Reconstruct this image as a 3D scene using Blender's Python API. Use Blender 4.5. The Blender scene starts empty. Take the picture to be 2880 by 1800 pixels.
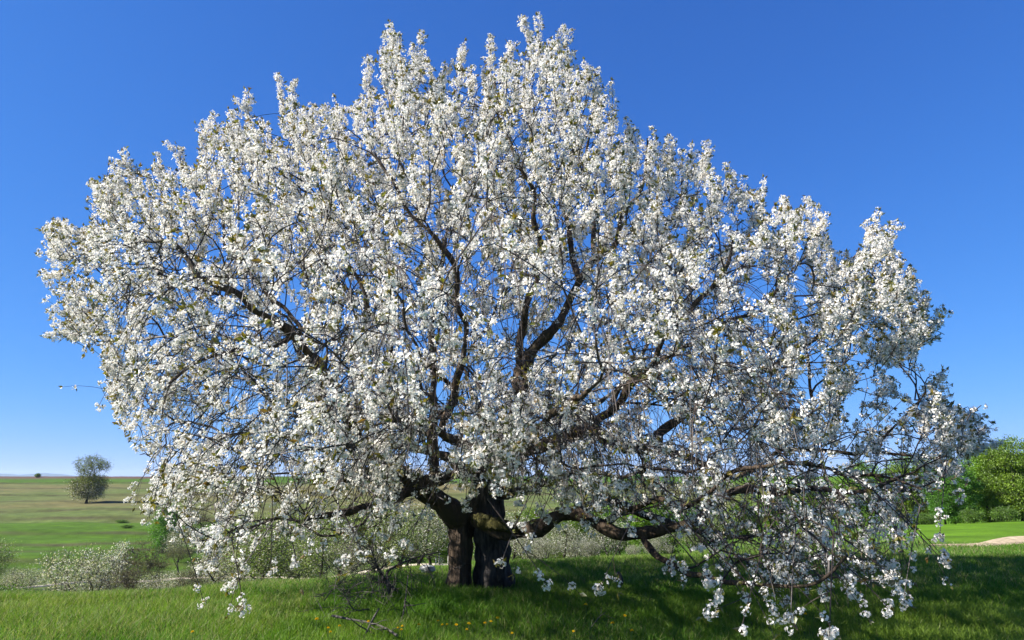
import bpy, math, random
import numpy as np
from mathutils import Vector, noise as mnoise

S = bpy.context.scene
C = S.collection
R = np.random.default_rng(7)
rnd = random.Random(7)

# ------------------------------------------------------------------ camera
FPX = 683.0; PITCH = math.radians(13.02); CAM = np.array([0.0, 0.0, 1.6])
cd = bpy.data.cameras.new('camera'); cam = bpy.data.objects.new('camera', cd); C.objects.link(cam)
cd.sensor_width = 36.0; cd.lens = 36.0 * FPX / 1024.0; cd.clip_start = 0.05; cd.clip_end = 30000
cam.location = CAM; cam.rotation_euler = (math.radians(90) + PITCH, 0, 0)
S.camera = cam

# ------------------------------------------------------------------ sky and sun
SUN_EL = math.radians(37); SUN_DIR = (-1.0, -0.20)     # towards the sun, seen from above
n_ = math.hypot(*SUN_DIR); SUN_DIR = (SUN_DIR[0] / n_, SUN_DIR[1] / n_)
w = bpy.data.worlds.new("World"); S.world = w; w.use_nodes = True
nt = w.node_tree; bg = nt.nodes['Background']; sky = nt.nodes.new('ShaderNodeTexSky')
sky.sky_type = 'NISHITA'; sky.sun_disc = False; sky.sun_elevation = SUN_EL
sky.sun_rotation = math.atan2(SUN_DIR[0], SUN_DIR[1]); sky.altitude = 5000; sky.air_density = 1.0
sky.dust_density = 0.0; sky.ozone_density = 10
hs = nt.nodes.new('ShaderNodeHueSaturation'); hs.inputs['Saturation'].default_value = 1.08
nt.links.new(sky.outputs[0], hs.inputs['Color'])
def vm(op, a, b):          # sky colour c -> 1.5 c / (1 + c/3): the bright horizon band rolls off softly
    n = nt.nodes.new('ShaderNodeVectorMath'); n.operation = op
    for k, q in enumerate((a, b)):
        if isinstance(q, tuple): n.inputs[k].default_value = q
        else: nt.links.new(q, n.inputs[k])
    return n.outputs[0]
den = vm('ADD', vm('MULTIPLY', hs.outputs[0], (.333, .333, .333)), (1, 1, 1))
nt.links.new(vm('MULTIPLY', vm('DIVIDE', hs.outputs[0], den), (.80, .91, 1.38)), bg.inputs['Color'])
bg.inputs['Strength'].default_value = 0.15
sl = bpy.data.lights.new('sun', 'SUN'); sl.energy = 5.0; sl.angle = math.radians(0.53); sl.color = (1.0, 0.96, 0.90)
so = bpy.data.objects.new('sun', sl); C.objects.link(so)
sv = Vector((SUN_DIR[0] * math.cos(SUN_EL), SUN_DIR[1] * math.cos(SUN_EL), math.sin(SUN_EL)))
so.rotation_euler = sv.to_track_quat('Z', 'Y').to_euler(); so.location = (-30, 20, 30)
S.view_settings.view_transform = 'Standard'; S.view_settings.look = 'None'
S.view_settings.exposure = 1.35; S.view_settings.gamma = 1.0
S.cycles.max_bounces = 10; S.cycles.diffuse_bounces = 7; S.cycles.transmission_bounces = 8; S.cycles.transparent_max_bounces = 4

# ------------------------------------------------------------------ helpers
def ray(px, py):
    u = (px - 512) / FPX; v = (320 - py) / FPX
    c, s = math.cos(PITCH), math.sin(PITCH)
    return np.array([u, c - v * s, s + v * c])
def at(px, py, Y):
    d = ray(px, py); return CAM + d * (Y / d[1])
def to_px(P):
    P = np.asarray(P, float); q = P - CAM
    c, s = math.cos(PITCH), math.sin(PITCH)
    f = q[..., 1] * c + q[..., 2] * s; v = -q[..., 1] * s + q[..., 2] * c
    return 512 + FPX * q[..., 0] / f, 320 - FPX * v / f

def tag(o, label=None, cat=None, group=None, kind=None):
    if label: o['label'] = label
    if cat: o['category'] = cat
    if group: o['group'] = group
    if kind: o['kind'] = kind
    return o
def empty(name, loc, rz=0.0):
    o = bpy.data.objects.new(name, None); C.objects.link(o); o.location = loc; o.rotation_euler = (0, 0, rz)
    o.empty_display_size = 0.2
    return o

class MB:
    """collects tris / quads with per-vertex colour and builds one mesh"""
    def __init__(s): s.v = []; s.f = []; s.k = []; s.c = []; s.n = 0
    def add(s, v, f, c=(1, 1, 1)):
        v = np.asarray(v, float).reshape(-1, 3); f = np.asarray(f, int)
        s.v.append(v); s.f.append((f + s.n)); s.n += len(v)
        c = np.asarray(c, float)
        s.c.append(np.broadcast_to(c, (len(v), 3)) if c.ndim == 1 else c)
    def mesh(s, name, mat, smooth=False):
        V = np.concatenate(s.v); Cc = np.concatenate(s.c)
        loops = np.concatenate([f.ravel() for f in s.f])
        tot = np.concatenate([np.full(len(f), f.shape[1]) for f in s.f])
        start = np.concatenate([[0], np.cumsum(tot)[:-1]])
        me = bpy.data.meshes.new(name)
        me.vertices.add(len(V)); me.vertices.foreach_set('co', V.astype(np.float32).ravel())
        me.loops.add(len(loops)); me.loops.foreach_set('vertex_index', loops.astype(np.int32))
        me.polygons.add(len(tot)); me.polygons.foreach_set('loop_start', start.astype(np.int32))
        me.polygons.foreach_set('loop_total', tot.astype(np.int32))
        me.polygons.foreach_set('use_smooth', np.full(len(tot), smooth))
        a = me.color_attributes.new('col', 'FLOAT_COLOR', 'POINT')
        rgba = np.ones((len(V), 4), np.float32); rgba[:, :3] = Cc
        a.data.foreach_set('color', rgba.ravel())
        me.update(calc_edges=True); me.validate(); me.materials.append(mat)
        return me
    def build(s, name, mat, parent=None, smooth=False):
        return link(s.mesh(name, mat, smooth), name, parent)
def link(me, name, parent=None):
    o = bpy.data.objects.new(name, me); C.objects.link(o)
    if parent: o.parent = parent
    return o

def M(name):
    m = bpy.data.materials.new(name); m.use_nodes = True; nt = m.node_tree; nt.nodes.clear()
    return m, nt, nt.nodes.new('ShaderNodeOutputMaterial')
def mat_leaf(name, trans=0.4, gloss=0.0, rough=0.5, tmul=(1, 1, 1)):
    m, nt, out = M(name); N = nt.nodes; L = nt.links
    a = N.new('ShaderNodeAttribute'); a.attribute_name = 'col'
    d = N.new('ShaderNodeBsdfDiffuse'); t = N.new('ShaderNodeBsdfTranslucent'); mx = N.new('ShaderNodeMixShader')
    mul = N.new('ShaderNodeMix'); mul.data_type = 'RGBA'; mul.blend_type = 'MULTIPLY'; mul.inputs['Factor'].default_value = 1
    mul.inputs['B'].default_value = (*tmul, 1)
    L.new(a.outputs['Color'], d.inputs['Color']); L.new(a.outputs['Color'], mul.inputs['A']); L.new(mul.outputs['Result'], t.inputs['Color'])
    mx.inputs[0].default_value = trans; L.new(d.outputs[0], mx.inputs[1]); L.new(t.outputs[0], mx.inputs[2])
    last = mx
    if gloss:
        g = N.new('ShaderNodeBsdfGlossy'); g.inputs['Roughness'].default_value = rough; m2 = N.new('ShaderNodeMixShader')
        m2.inputs[0].default_value = gloss; L.new(mx.outputs[0], m2.inputs[1]); L.new(g.outputs[0], m2.inputs[2]); last = m2
    L.new(last.outputs[0], out.inputs['Surface'])
    return m
def mat_bark(name, c1, c2, c3, scale=14.0, stretch=0.25, bump=0.6, rough=0.85):
    m, nt, out = M(name); N = nt.nodes; L = nt.links
    p = N.new('ShaderNodeBsdfPrincipled'); p.inputs['Roughness'].default_value = rough
    p.inputs['Specular IOR Level'].default_value = 0.3
    tc = N.new('ShaderNodeTexCoord'); mp = N.new('ShaderNodeMapping'); mp.inputs['Scale'].default_value = (1, 1, stretch)
    L.new(tc.outputs['Object'], mp.inputs['Vector'])
    n1 = N.new('ShaderNodeTexNoise'); n1.inputs['Scale'].default_value = scale; n1.inputs['Detail'].default_value = 6; n1.inputs['Roughness'].default_value = .65
    n2 = N.new('ShaderNodeTexNoise'); n2.inputs['Scale'].default_value = 3.0; n2.inputs['Detail'].default_value = 4
    L.new(mp.outputs[0], n1.inputs['Vector']); L.new(tc.outputs['Object'], n2.inputs['Vector'])
    r = N.new('ShaderNodeValToRGB'); e = r.color_ramp.elements
    e[0].position = .35; e[0].color = (*c1, 1); e[1].position = .68; e[1].color = (*c2, 1)
    L.new(n1.outputs['Fac'], r.inputs['Fac'])
    r2 = N.new('ShaderNodeValToRGB'); r2.color_ramp.elements[0].position = .52; r2.color_ramp.elements[1].position = .66
    L.new(n2.outputs['Fac'], r2.inputs['Fac'])
    mx = N.new('ShaderNodeMix'); mx.data_type = 'RGBA'; mx.inputs['B'].default_value = (*c3, 1)
    L.new(r2.outputs['Color'], mx.inputs['Factor']); L.new(r.outputs['Color'], mx.inputs['A'])
    L.new(mx.outputs['Result'], p.inputs['Base Color'])
    b = N.new('ShaderNodeBump'); b.inputs['Strength'].default_value = bump; b.inputs['Distance'].default_value = .03
    L.new(n1.outputs['Fac'], b.inputs['Height']); L.new(b.outputs[0], p.inputs['Normal'])
    L.new(p.outputs[0], out.inputs['Surface'])
    return m
def mat_ground(name, sc=(9.0, .6), bump=.5, dist=.06, amt=.35):
    m, nt, out = M(name); N = nt.nodes; L = nt.links
    a = N.new('ShaderNodeAttribute'); a.attribute_name = 'col'
    p = N.new('ShaderNodeBsdfPrincipled'); p.inputs['Roughness'].default_value = .95; p.inputs['Specular IOR Level'].default_value = .1
    tc = N.new('ShaderNodeTexCoord')
    n1 = N.new('ShaderNodeTexNoise'); n1.inputs['Scale'].default_value = sc[0]; n1.inputs['Detail'].default_value = 8; n1.inputs['Roughness'].default_value = .7
    n2 = N.new('ShaderNodeTexNoise'); n2.inputs['Scale'].default_value = sc[1]; n2.inputs['Detail'].default_value = 7; n2.inputs['Roughness'].default_value = .65
    L.new(tc.outputs['Object'], n1.inputs['Vector']); L.new(tc.outputs['Object'], n2.inputs['Vector'])
    mp = N.new('ShaderNodeMapping'); mp.inputs['Scale'].default_value = (.12, 1.0, 1.0); mp.inputs['Rotation'].default_value = (0, 0, .05)
    n3 = N.new('ShaderNodeTexNoise'); n3.inputs['Scale'].default_value = sc[1] * 1.6; n3.inputs['Detail'].default_value = 5
    L.new(tc.outputs['Object'], mp.inputs['Vector']); L.new(mp.outputs[0], n3.inputs['Vector'])
    a3 = N.new('ShaderNodeMath'); a3.operation = 'MULTIPLY_ADD'; a3.inputs[1].default_value = .4; a3.inputs[2].default_value = -.2; L.new(n3.outputs['Fac'], a3.inputs[0])
    a2 = N.new('ShaderNodeMath'); a2.operation = 'ADD'; L.new(n1.outputs['Fac'], a2.inputs[0]); L.new(a3.outputs[0], a2.inputs[1])
    ad = N.new('ShaderNodeMath'); ad.operation = 'ADD'; L.new(a2.outputs[0], ad.inputs[0]); L.new(n2.outputs['Fac'], ad.inputs[1])
    mr = N.new('ShaderNodeMapRange'); mr.inputs['From Min'].default_value = .6; mr.inputs['From Max'].default_value = 1.4
    mr.inputs['To Min'].default_value = 1 - amt; mr.inputs['To Max'].default_value = 1 + amt
    L.new(ad.outputs[0], mr.inputs['Value'])
    vm = N.new('ShaderNodeVectorMath'); vm.operation = 'SCALE'; L.new(a.outputs['Color'], vm.inputs[0]); L.new(mr.outputs[0], vm.inputs['Scale'])
    L.new(vm.outputs[0], p.inputs['Base Color'])
    b = N.new('ShaderNodeBump'); b.inputs['Strength'].default_value = bump; b.inputs['Distance'].default_value = dist
    L.new(ad.outputs[0], b.inputs['Height']); L.new(b.outputs[0], p.inputs['Normal'])
    L.new(p.outputs[0], out.inputs['Surface'])
    return m

MAT = dict(
    ground=mat_ground('meadow_soil', amt=.55), path=mat_ground('path_dust', (20, 2), .3, .02, .25), straw=mat_ground('dry_straw', (30, 3), .8, .05, .5),
    far=mat_ground('far_hill', (.004, .001), 0, .1, .15),
    grass=mat_leaf('grass_blade', .45, .015, .5, (1.0, 1.1, .6)),
    petal=mat_leaf('cherry_petal', .42, 0, .5, (1, 1, .97)),
    leaf=mat_leaf('young_leaf', .45, .08, .4, (1.2, 1.1, .6)),
    farleaf=mat_leaf('tree_leaf', .4, .04, .5, (1.1, 1.1, .6)),
    bark=mat_bark('cherry_bark', (.010, .007, .005), (.115, .078, .048), (.050, .040, .020), 16, .2, 1.0),
    dbark=mat_bark('split_trunk_bark', (.008, .007, .0065), (.095, .082, .072), (.030, .026, .022), 18, .12, 1.0),
    twig=mat_bark('cherry_twig', (.022, .015, .012), (.070, .052, .042), (.045, .035, .028), 30, 1, .1, .55),
    fbark=mat_bark('orchard_bark', (.016, .013, .011), (.065, .052, .043), (.04, .035, .028), 8, .4, .2),
    dead=mat_bark('dead_wood', (.025, .022, .019), (.12, .105, .09), (.05, .045, .04), 30, .4, .4),
    moss=mat_bark('moss', (.015, .016, .005), (.12, .105, .025), (.05, .05, .015), 70, 1, 1.0, 1.0),
    stone=mat_bark('limestone', (.30, .29, .27), (.55, .54, .5), (.22, .22, .2), 6, 1, .5),
    yellow=mat_leaf('dandelion_petal', .2),
    paint=mat_bark('pale_wood', (.4, .38, .34), (.6, .58, .52), (.45, .43, .38), 10, .3, .2),
)

# ------------------------------------------------------------------ terrain
def zrow(row, Y): return 1.6 - Y * math.tan(math.atan((row - 320) / FPX) - PITCH)
YS = np.array([-3000, 0, 7, 10, 12, 14, 17, 21, 26, 33, 41, 50, 60, 72, 100, 150, 250, 350, 420, 900, 9000.])
FAR = [-4.4, -3.4, -.65, 2.15, 2.3, -12, -160]
COLS = {
    -60: [0, 0, 0, -.06, -.35, -.8, -1.5, -2.4, -3.3, -4.0, -4.4, -4.9, -5.4, -5.2] + FAR,
    150: [0, 0, 0, -.04, -.28, -.65, -1.3, -2.2, -3.2, -4.0, -4.4, -4.9, -5.5, -5.3] + FAR,
    300: [0, 0, 0, -.02, -.16, -.4, -.9, -1.6, -2.5, -3.4, -4.2, -4.9, -5.5, -5.4] + FAR,
    430: [0, 0, 0, 0, -.05, -.18, -.45, -.95, -1.6, -2.35, -3.3, -4.5, -5.3, -5.4] + FAR,
    540: [0, 0, 0, 0, -.0, -.05, -.35, -.9, -1.6, -2.6, -3.6, -4.8, -5.6, -5.6] + FAR,
    650: [0, 0, 0, 0, 0, 0, -.25, -.7, -1.3, -2.0, -3.0, -4.0, -5.2, -5.5] + FAR,
    780: [0, 0, 0, 0, 0, 0, -.02, -.2, -.55, -1.0, -1.7, -2.6, -3.5, -4.5] + FAR,
    900: [0, 0, 0, 0, 0, 0, .05, .0, -.2, -.5, -1.1, -2.0, -3, -4] + FAR,
    1024: [0, 0, 0, 0, 0, 0, .04, .06, -.05, -.35, -.85, -1.6, -2.6, -3.6] + FAR,
    1250: [0, 0, 0, 0, 0, 0, .05, .15, .1, -.1, -.5, -1.0, -2, -3] + FAR}
US = np.array([(c - 512) / FPX / 1.04 for c in COLS]); ZT = np.array([COLS[c] for c in COLS])
def wob(x, y, s, seed=0.0):
    return (np.sin(x * s * 1.3 + 1.7 * seed + 1.9 * np.sin(y * s * .7 + seed)) * np.cos(y * s * 1.1 - seed * 2.3 + 1.3 * np.sin(x * s * .9)))
def smooth_interp(xs, xp, n=9):
    """piecewise linear lookup with softened knots: returns index and weight"""
    i = np.clip(np.searchsorted(xp, xs) - 1, 0, len(xp) - 2)
    t = np.clip((xs - xp[i]) / (xp[i + 1] - xp[i]), 0, 1)
    return i, t
def pchip_slopes(xp, zp):
    h = np.diff(xp); d = np.diff(zp, axis=-1) / h
    m = np.zeros_like(zp)
    ok = (d[..., :-1] * d[..., 1:]) > 0
    w1 = 2 * h[1:] + h[:-1]; w2 = h[1:] + 2 * h[:-1]
    with np.errstate(divide='ignore', invalid='ignore'):
        hm = (w1 + w2) / (w1 / d[..., :-1] + w2 / d[..., 1:])
    m[..., 1:-1] = np.where(ok, hm, 0); m[..., 0] = d[..., 0]; m[..., -1] = d[..., -1]
    return m
ZM = pchip_slopes(YS, ZT)
def H(x, y):
    x = np.asarray(x, float); y = np.asarray(y, float)
    u = x / np.maximum(y, 9.0)
    i, t = smooth_interp(u, US); t = t * t * (3 - 2 * t)
    j, s = smooth_interp(y, YS); hh = YS[j + 1] - YS[j]
    h00 = 2 * s**3 - 3 * s**2 + 1; h10 = s**3 - 2 * s**2 + s; h01 = -2 * s**3 + 3 * s**2; h11 = s**3 - s**2
    def col(k): return h00 * ZT[k, j] + h10 * hh * ZM[k, j] + h01 * ZT[k, j + 1] + h11 * hh * ZM[k, j + 1]
    z = col(i) * (1 - t) + col(i + 1) * t
    near = np.clip((np.abs(y) - 13) / 30, 0, 1)
    z = z + .03 * wob(x, y, .9, 1) * (1 - near) + near * (.16 * wob(x, y, .11, 2) + .10 * wob(x, y, .31, 3))
    # terrace banks in the far green field
    for (yb, hb, sl, ph) in TERR:
        yy = y - (yb + sl * x + 2.0 * np.sin(x * .05 + ph))
        z = z + hb * (1 / (1 + np.exp(-np.clip(yy / 0.7, -30, 30))) - np.clip((yy + 8) / 16, 0, 1))
    return z
TERR = [(64, .9, .02, 0), (74, .3, .06, 1.6), (81, .6, .07, 1), (88, .5, .02, 2), (102, 1.1, -.08, 2.5), (126, .7, .03, 4), (150, .3, -.03, 2), (182, .8, .04, 1), (215, .5, -.03, 5), (262, 1.2, 0, 3)]

def lin(c): return np.array(c, float)
G_NEAR = lin([.060, .115, .016]); G_VIV = lin([.052, .104, .005]); G_TAN = lin([.128, .118, .044]); G_OLV = lin([.082, .112, .026])
BROWN = lin([.10, .060, .045]); G_RIGHT = lin([.075, .150, .006]); DIRT = lin([.12, .09, .055])
def ground_color(x, y):
    n1 = wob(x, y, .08, 5); n2 = wob(x, y, .23, 6); n3 = wob(x, y, .9, 7); n4 = wob(x, y * .35, .035, 8)
    c = np.empty(x.shape + (3,)); c[:] = G_NEAR
    def put(mask, colr): 
        mk = np.clip(mask, 0, 1)[..., None]; c[:] = c * (1 - mk) + colr * mk
    def step(v, wd): return 1 / (1 + np.exp(-np.clip(v / wd, -30, 30)))
    put(step(y - 18, 1.5), G_OLV * .95)
    u = x / np.maximum(y, 9)
    e = 2.0 * np.sin(x * .05)
    put(step(y - (61 + .02 * x + e + 2 * n1), .6), G_VIV)
    put(step(y - (101 - .02 * x + e + n1), .5), G_OLV)
    put(step(y - 101, 3) * step(n4 + .5 * n1 + .1, .25) * .9, G_TAN)
    put(step(y - (126), 2) * step(n4 * .7 + .3 * n2 - .0, .3) * .6, G_TAN * .9 + lin([.02, -.01, 0]))
    put(step(y - (255 + n1 * 2), 3), G_VIV * 1.0)
    put(step(y - (305 + n1 * 4), 4) * step(-(x + .30 * y + 25), 6), BROWN)
    # weedy dark field edges on the terrace banks
    for (yb, hb, sl, ph) in TERR:
        yy = y - (yb + sl * x + 2.0 * np.sin(x * .05 + ph))
        wd = .30 + yb * .0045
        put(np.exp(-(yy / wd) ** 2) * (.75 + .35 * n2), DIRT * .40 + G_NEAR * .15)
    # right-hand hay field, beyond the near meadow
    rf = step(u - .33, .03) * step(y - (17.5 + .3 * n2 + .02 * x), .35)
    put(rf, G_RIGHT)
    put(step(y - 12, 3) * step(18 - y, 1) * (.35 + .25 * n3 + .2 * n2), lin([.12, .165, .04]))
    put(np.clip(.25 * n3 + .2 * n2, 0, 1) * (y < 20), lin([.10, .13, .04]))
    c *= (1 + .10 * n2 + .08 * n3)[..., None]
    return np.clip(c, .005, 1)

def grid_mesh(xs2, ys2, zs2, cols):
    r, c = xs2.shape
    V = np.stack([xs2, ys2, zs2], -1).reshape(-1, 3)
    idx = np.arange(r * c).reshape(r, c)
    F = np.stack([idx[:-1, :-1], idx[:-1, 1:], idx[1:, 1:], idx[1:, :-1]], -1).reshape(-1, 4)
    mb = MB(); mb.add(V, F, cols.reshape(-1, 3)); return mb
ya = np.concatenate([-np.geomspace(2500, 4, 30), np.arange(-3, 5, .5), np.arange(5, 24, .15), np.geomspace(24, 440, 520), np.geomspace(450, 8800, 40)])
ua = np.sinh(np.linspace(-1.5, 1.5, 520)) / np.sinh(1.5)
UA, YA = np.meshgrid(ua, ya); XA = UA * (14 + np.abs(YA) * 1.5)
mb = grid_mesh(XA, YA, H(XA, YA), ground_color(XA, YA))
tag(mb.build('ground', MAT['ground'], smooth=True), kind='structure')

# distant blue ridge
def ridge(name, Y, base, pts, col):
    px = np.array([p[0] for p in pts], float); rw = np.array([p[1] for p in pts], float)
    xs = np.linspace(px[0], px[-1], 240); rows = np.interp(xs, px, rw) + .25 * np.sin(xs * .11) + .15 * np.sin(xs * .37 + 1)
    X = (xs - 512) / FPX / 1.026 * Y; Z = np.array([zrow(r, Y) for r in rows])
    mb = MB(); prof = [(-900, 0), (-500, .5), (-150, .9), (0, 1.0), (300, .9), (1200, .1)]
    Xg = np.repeat(X[None], len(prof), 0); Yg = np.array([[Y + p[0]] * len(xs) for p in prof])
    Zg = np.array([base + (Z - base) * p[1] for p in prof])
    m = grid_mesh(Xg, Yg, Zg, np.broadcast_to(np.array(col), Xg.shape + (3,)).copy())
    tag(m.build(name, MAT['far'], smooth=True), kind='structure')
ridge('distant_hills', 7500, -170, [(-500, 476), (-60, 474), (5, 473.5), (22, 474.6), (45, 473.2), (62, 474.2), (80, 476), (130, 477.2), (420, 477), (560, 475), (800, 476), (1500, 475)], (.05, .09, .10))

def strip(name, pts, width, mat, col, lift=.03, n=120):
    """a draped band on the ground"""
    P = np.array(pts, float); t = np.linspace(0, len(P) - 1, n)
    cx = np.interp(t, range(len(P)), P[:, 0]); cy = np.interp(t, range(len(P)), P[:, 1]); w_ = np.interp(t, range(len(P)), width)
    dx = np.gradient(cx); dy = np.gradient(cy); l = np.hypot(dx, dy); nx, ny = -dy / l, dx / l
    k = 9; s = np.linspace(-.5, .5, k); jit = .12 * np.sin(t * 9) + .06 * np.sin(t * 31)
    X = cx[:, None] + nx[:, None] * (s[None] * (w_ + jit * w_ * .5)[:, None]); Y = cy[:, None] + ny[:, None] * (s[None] * w_[:, None])
    Z = H(X, Y) + lift * (1 - (2 * np.abs(s[None])) ** 4) - .01
    c = np.broadcast_to(np.array(col), X.shape + (3,)).copy() * (1 + .2 * R.standard_normal(X.shape))[..., None]
    m = grid_mesh(X, Y, Z, np.clip(c, .02, 1)); return tag(m.build(name, mat, smooth=True), kind='structure')
def gp(px, Y): return ((px - 512) / FPX / 1.06 * Y, Y)
strip('path', [gp(-80, 40), gp(20, 42), gp(90, 45), gp(180, 47), gp(280, 46), gp(350, 42), gp(425, 36.5), gp(455, 34.5), gp(490, 36), gp(560, 44)], [.45] * 10, MAT['path'], (.42, .36, .27), .10)
strip('straw_track', [gp(935, 16.4), gp(965, 16.8), gp(1000, 17.6), gp(1040, 18.8), gp(1120, 21), gp(1300, 26)], [.06, .3, .75, 1.25, 1.9, 2.8], MAT['straw'], (.42, .33, .21), .06)

# ------------------------------------------------------------------ tubes and branches
def frames(P):
    T = np.gradient(P, axis=0); T /= np.linalg.norm(T, axis=1)[:, None] + 1e-9
    a = np.array([0, 0, 1.]) if abs(T[0, 2]) < .9 else np.array([1., 0, 0])
    n = np.cross(T[0], a); n /= np.linalg.norm(n); Ns = [n]
    for i in range(1, len(P)):
        n = n - T[i] * np.dot(n, T[i]); n /= np.linalg.norm(n) + 1e-9; Ns.append(n)
    Ns = np.array(Ns); return T, Ns, np.cross(T, Ns)
def tube(mb, P, rad, sides=5, col=(1, 1, 1), rough=0.0, cap=True):
    P = np.asarray(P, float); rad = np.asarray(rad, float)
    ok = np.concatenate([[True], np.linalg.norm(np.diff(P, axis=0), axis=1) > 1e-4])
    P, rad = P[ok], rad[ok]
    if len(P) < 2: return
    T, N, B = frames(P); n = len(P)
    th = np.linspace(0, 2 * np.pi, sides, endpoint=False)
    rr = np.repeat(rad[:, None], sides, 1)
    if rough:
        for i in range(n):
            for k in range(sides):
                q = P[i] + (N[i] * math.cos(th[k]) + B[i] * math.sin(th[k])) * rad[i]
                a = mnoise.noise(Vector((q[0] * 9, q[1] * 9, q[2] * 2.2))); b = mnoise.noise(Vector((q[0] * 3 + 5, q[1] * 3, q[2] * 3)))
                c2 = abs(mnoise.noise(Vector((q[0] * 24, q[1] * 24, q[2] * 3.2)))) - .25
                rr[i, k] *= 1 + rough * (.35 * a + .6 * b + .9 * c2)
    V = P[:, None] + rr[..., None] * (N[:, None] * np.cos(th)[None, :, None] + B[:, None] * np.sin(th)[None, :, None])
    idx = np.arange(n * sides).reshape(n, sides); nx = np.roll(idx, -1, 1)
    F = np.stack([idx[:-1], nx[:-1], nx[1:], idx[1:]], -1).reshape(-1, 4)
    mb.add(V.reshape(-1, 3), F, col)
    if cap:
        for e, ring in ((0, idx[0][::-1]), (n - 1, idx[-1])):
            base = mb.n; tip = P[e] + (T[e] * (rad[e] * .4) * (1 if e else -1))
            v = np.concatenate([V[e] if e else V[e][::-1], tip[None]])
            f = [(k, (k + 1) % sides, sides) for k in range(sides)]
            mb.add(v, np.array(f), col)
def catmull(P, step=.12):
    P = np.asarray(P, float)
    if len(P) < 3: 
        n = max(2, int(np.linalg.norm(P[-1] - P[0]) / step)); t = np.linspace(0, 1, n)[:, None]; return P[0] * (1 - t) + P[-1] * t, np.linspace(0, len(P) - 1, n)
    Q = np.vstack([2 * P[0] - P[1], P, 2 * P[-1] - P[-2]]); out = []; ts = []
    for i in range(1, len(Q) - 2):
        n = max(1, int(np.linalg.norm(Q[i + 1] - Q[i]) / step)); t = np.linspace(0, 1, n, endpoint=False)[:, None]
        a, b, c, d = Q[i - 1], Q[i], Q[i + 1], Q[i + 2]
        out.append(.5 * ((2 * b) + (-a + c) * t + (2 * a - 5 * b + 4 * c - d) * t**2 + (-a + 3 * b - 3 * c + d) * t**3)); ts.append(i - 1 + t[:, 0])
    out.append(P[-1][None]); ts.append([len(P) - 1.]); return np.concatenate(out), np.concatenate(ts)

class Skeleton:
    """node graph grown from given limbs towards target points"""
    def __init__(s, cap=60000):
        s.P = np.zeros((cap, 3)); s.par = np.full(cap, -1); s.len = np.zeros(cap); s.D = np.zeros((cap, 3)); s.lim = np.full(cap, -1)
        s.minr = np.zeros(cap); s.n = 0
    def node(s, p, par, lim=-1, minr=0):
        i = s.n; s.P[i] = p; s.par[i] = par; s.lim[i] = lim; s.minr[i] = minr
        if par >= 0:
            d = s.P[i] - s.P[par]; l = np.linalg.norm(d); s.len[i] = s.len[par] + l; s.D[i] = d / (l + 1e-9)
        s.n += 1; return i
    def nearest(s, p, pool=None):
        n = s.n; d = np.linalg.norm(s.P[:n] - p, axis=1); return int(np.argmin(d))
    def limb(s, pts, r0, r1, idx, attach=None, step=.12):
        Q, ts = catmull(pts, step); par = -1 if attach is None else attach
        if idx >= 2 and step == .12:
            for k in range(1, len(Q) - 1):
                e = min(1, k / 5); nz = mnoise.noise_vector(Vector(Q[k] * 1.9) + Vector((idx, 0, 0))); Q[k] = Q[k] + np.array(nz) * .075 * e
        f = np.linspace(0, 1, len(Q)) ** .8
        for k, q in enumerate(Q): par = s.node(q, par, idx, r0 + (r1 - r0) * f[k])
        return par
    def grow(s, targets, wl=.28, step=.16, sag=.0, rn=None, amp=.04):
        n0 = s.n; root = s.P[:n0]
        dist = np.array([np.min(np.linalg.norm(root - t, axis=1)) for t in targets])
        tips = []
        for k in np.argsort(dist):
            t = targets[k]; n = s.n; d = t - s.P[:n]; L = np.linalg.norm(d, axis=1) + 1e-6
            cosv = (d * s.D[:n]).sum(1) / L
            cost = L * (1 + .35 * (1 - cosv)) + wl * s.len[:n] + (s.minr[:n] > .09) * .25
            b = int(np.argmin(cost)); Lb = L[b]; m = max(2, int(round(Lb / step)))
            p0 = s.P[b]; d0 = s.D[b] * Lb; dd = t - p0
            # quadratic bezier leaving roughly along the parent, bowed
            side = rn.standard_normal(3) * Lb * .10
            c = p0 + .5 * (d0 * .45 + dd * .55) + side + np.array([0, 0, sag * Lb])
            par = b; tt = np.linspace(0, 1, m + 1)[1:]
            for q in tt:
                pt = (1 - q)**2 * p0 + 2 * q * (1 - q) * c + q * q * t
                if q < .99: pt = pt + rn.standard_normal(3) * amp * step
                par = s.node(pt, par)
            tips.append(par)
        return tips
    def radii(s, tipr=.004, ex=2.4):
        n = s.n; a = np.zeros(n); kids = np.zeros(n, int)
        for i in range(n - 1, -1, -1):
            if kids[i] == 0: a[i] = tipr**ex
            p = s.par[i]
            if p >= 0: a[p] += a[i]; kids[p] += 1
        r = a ** (1 / ex); s.r = np.where(s.minr[:n] > 0, s.minr[:n], r); s.kids = kids; return s.r
    def chains(s):
        n = s.n; best = np.full(n, -1); br = np.full(n, -1.)
        for i in range(n):
            p = s.par[i]
            if p >= 0 and s.lim[i] == s.lim[p] or (p >= 0 and s.lim[i] < 0 and s.lim[p] < 0):
                if s.r[i] > br[p]: br[p] = s.r[i]; best[p] = i
        for i in range(n):
            p = s.par[i]
            if p < 0 or best[p] != i:
                ch = [i]
                while best[ch[-1]] >= 0: ch.append(best[ch[-1]])
                yield p, ch

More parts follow.
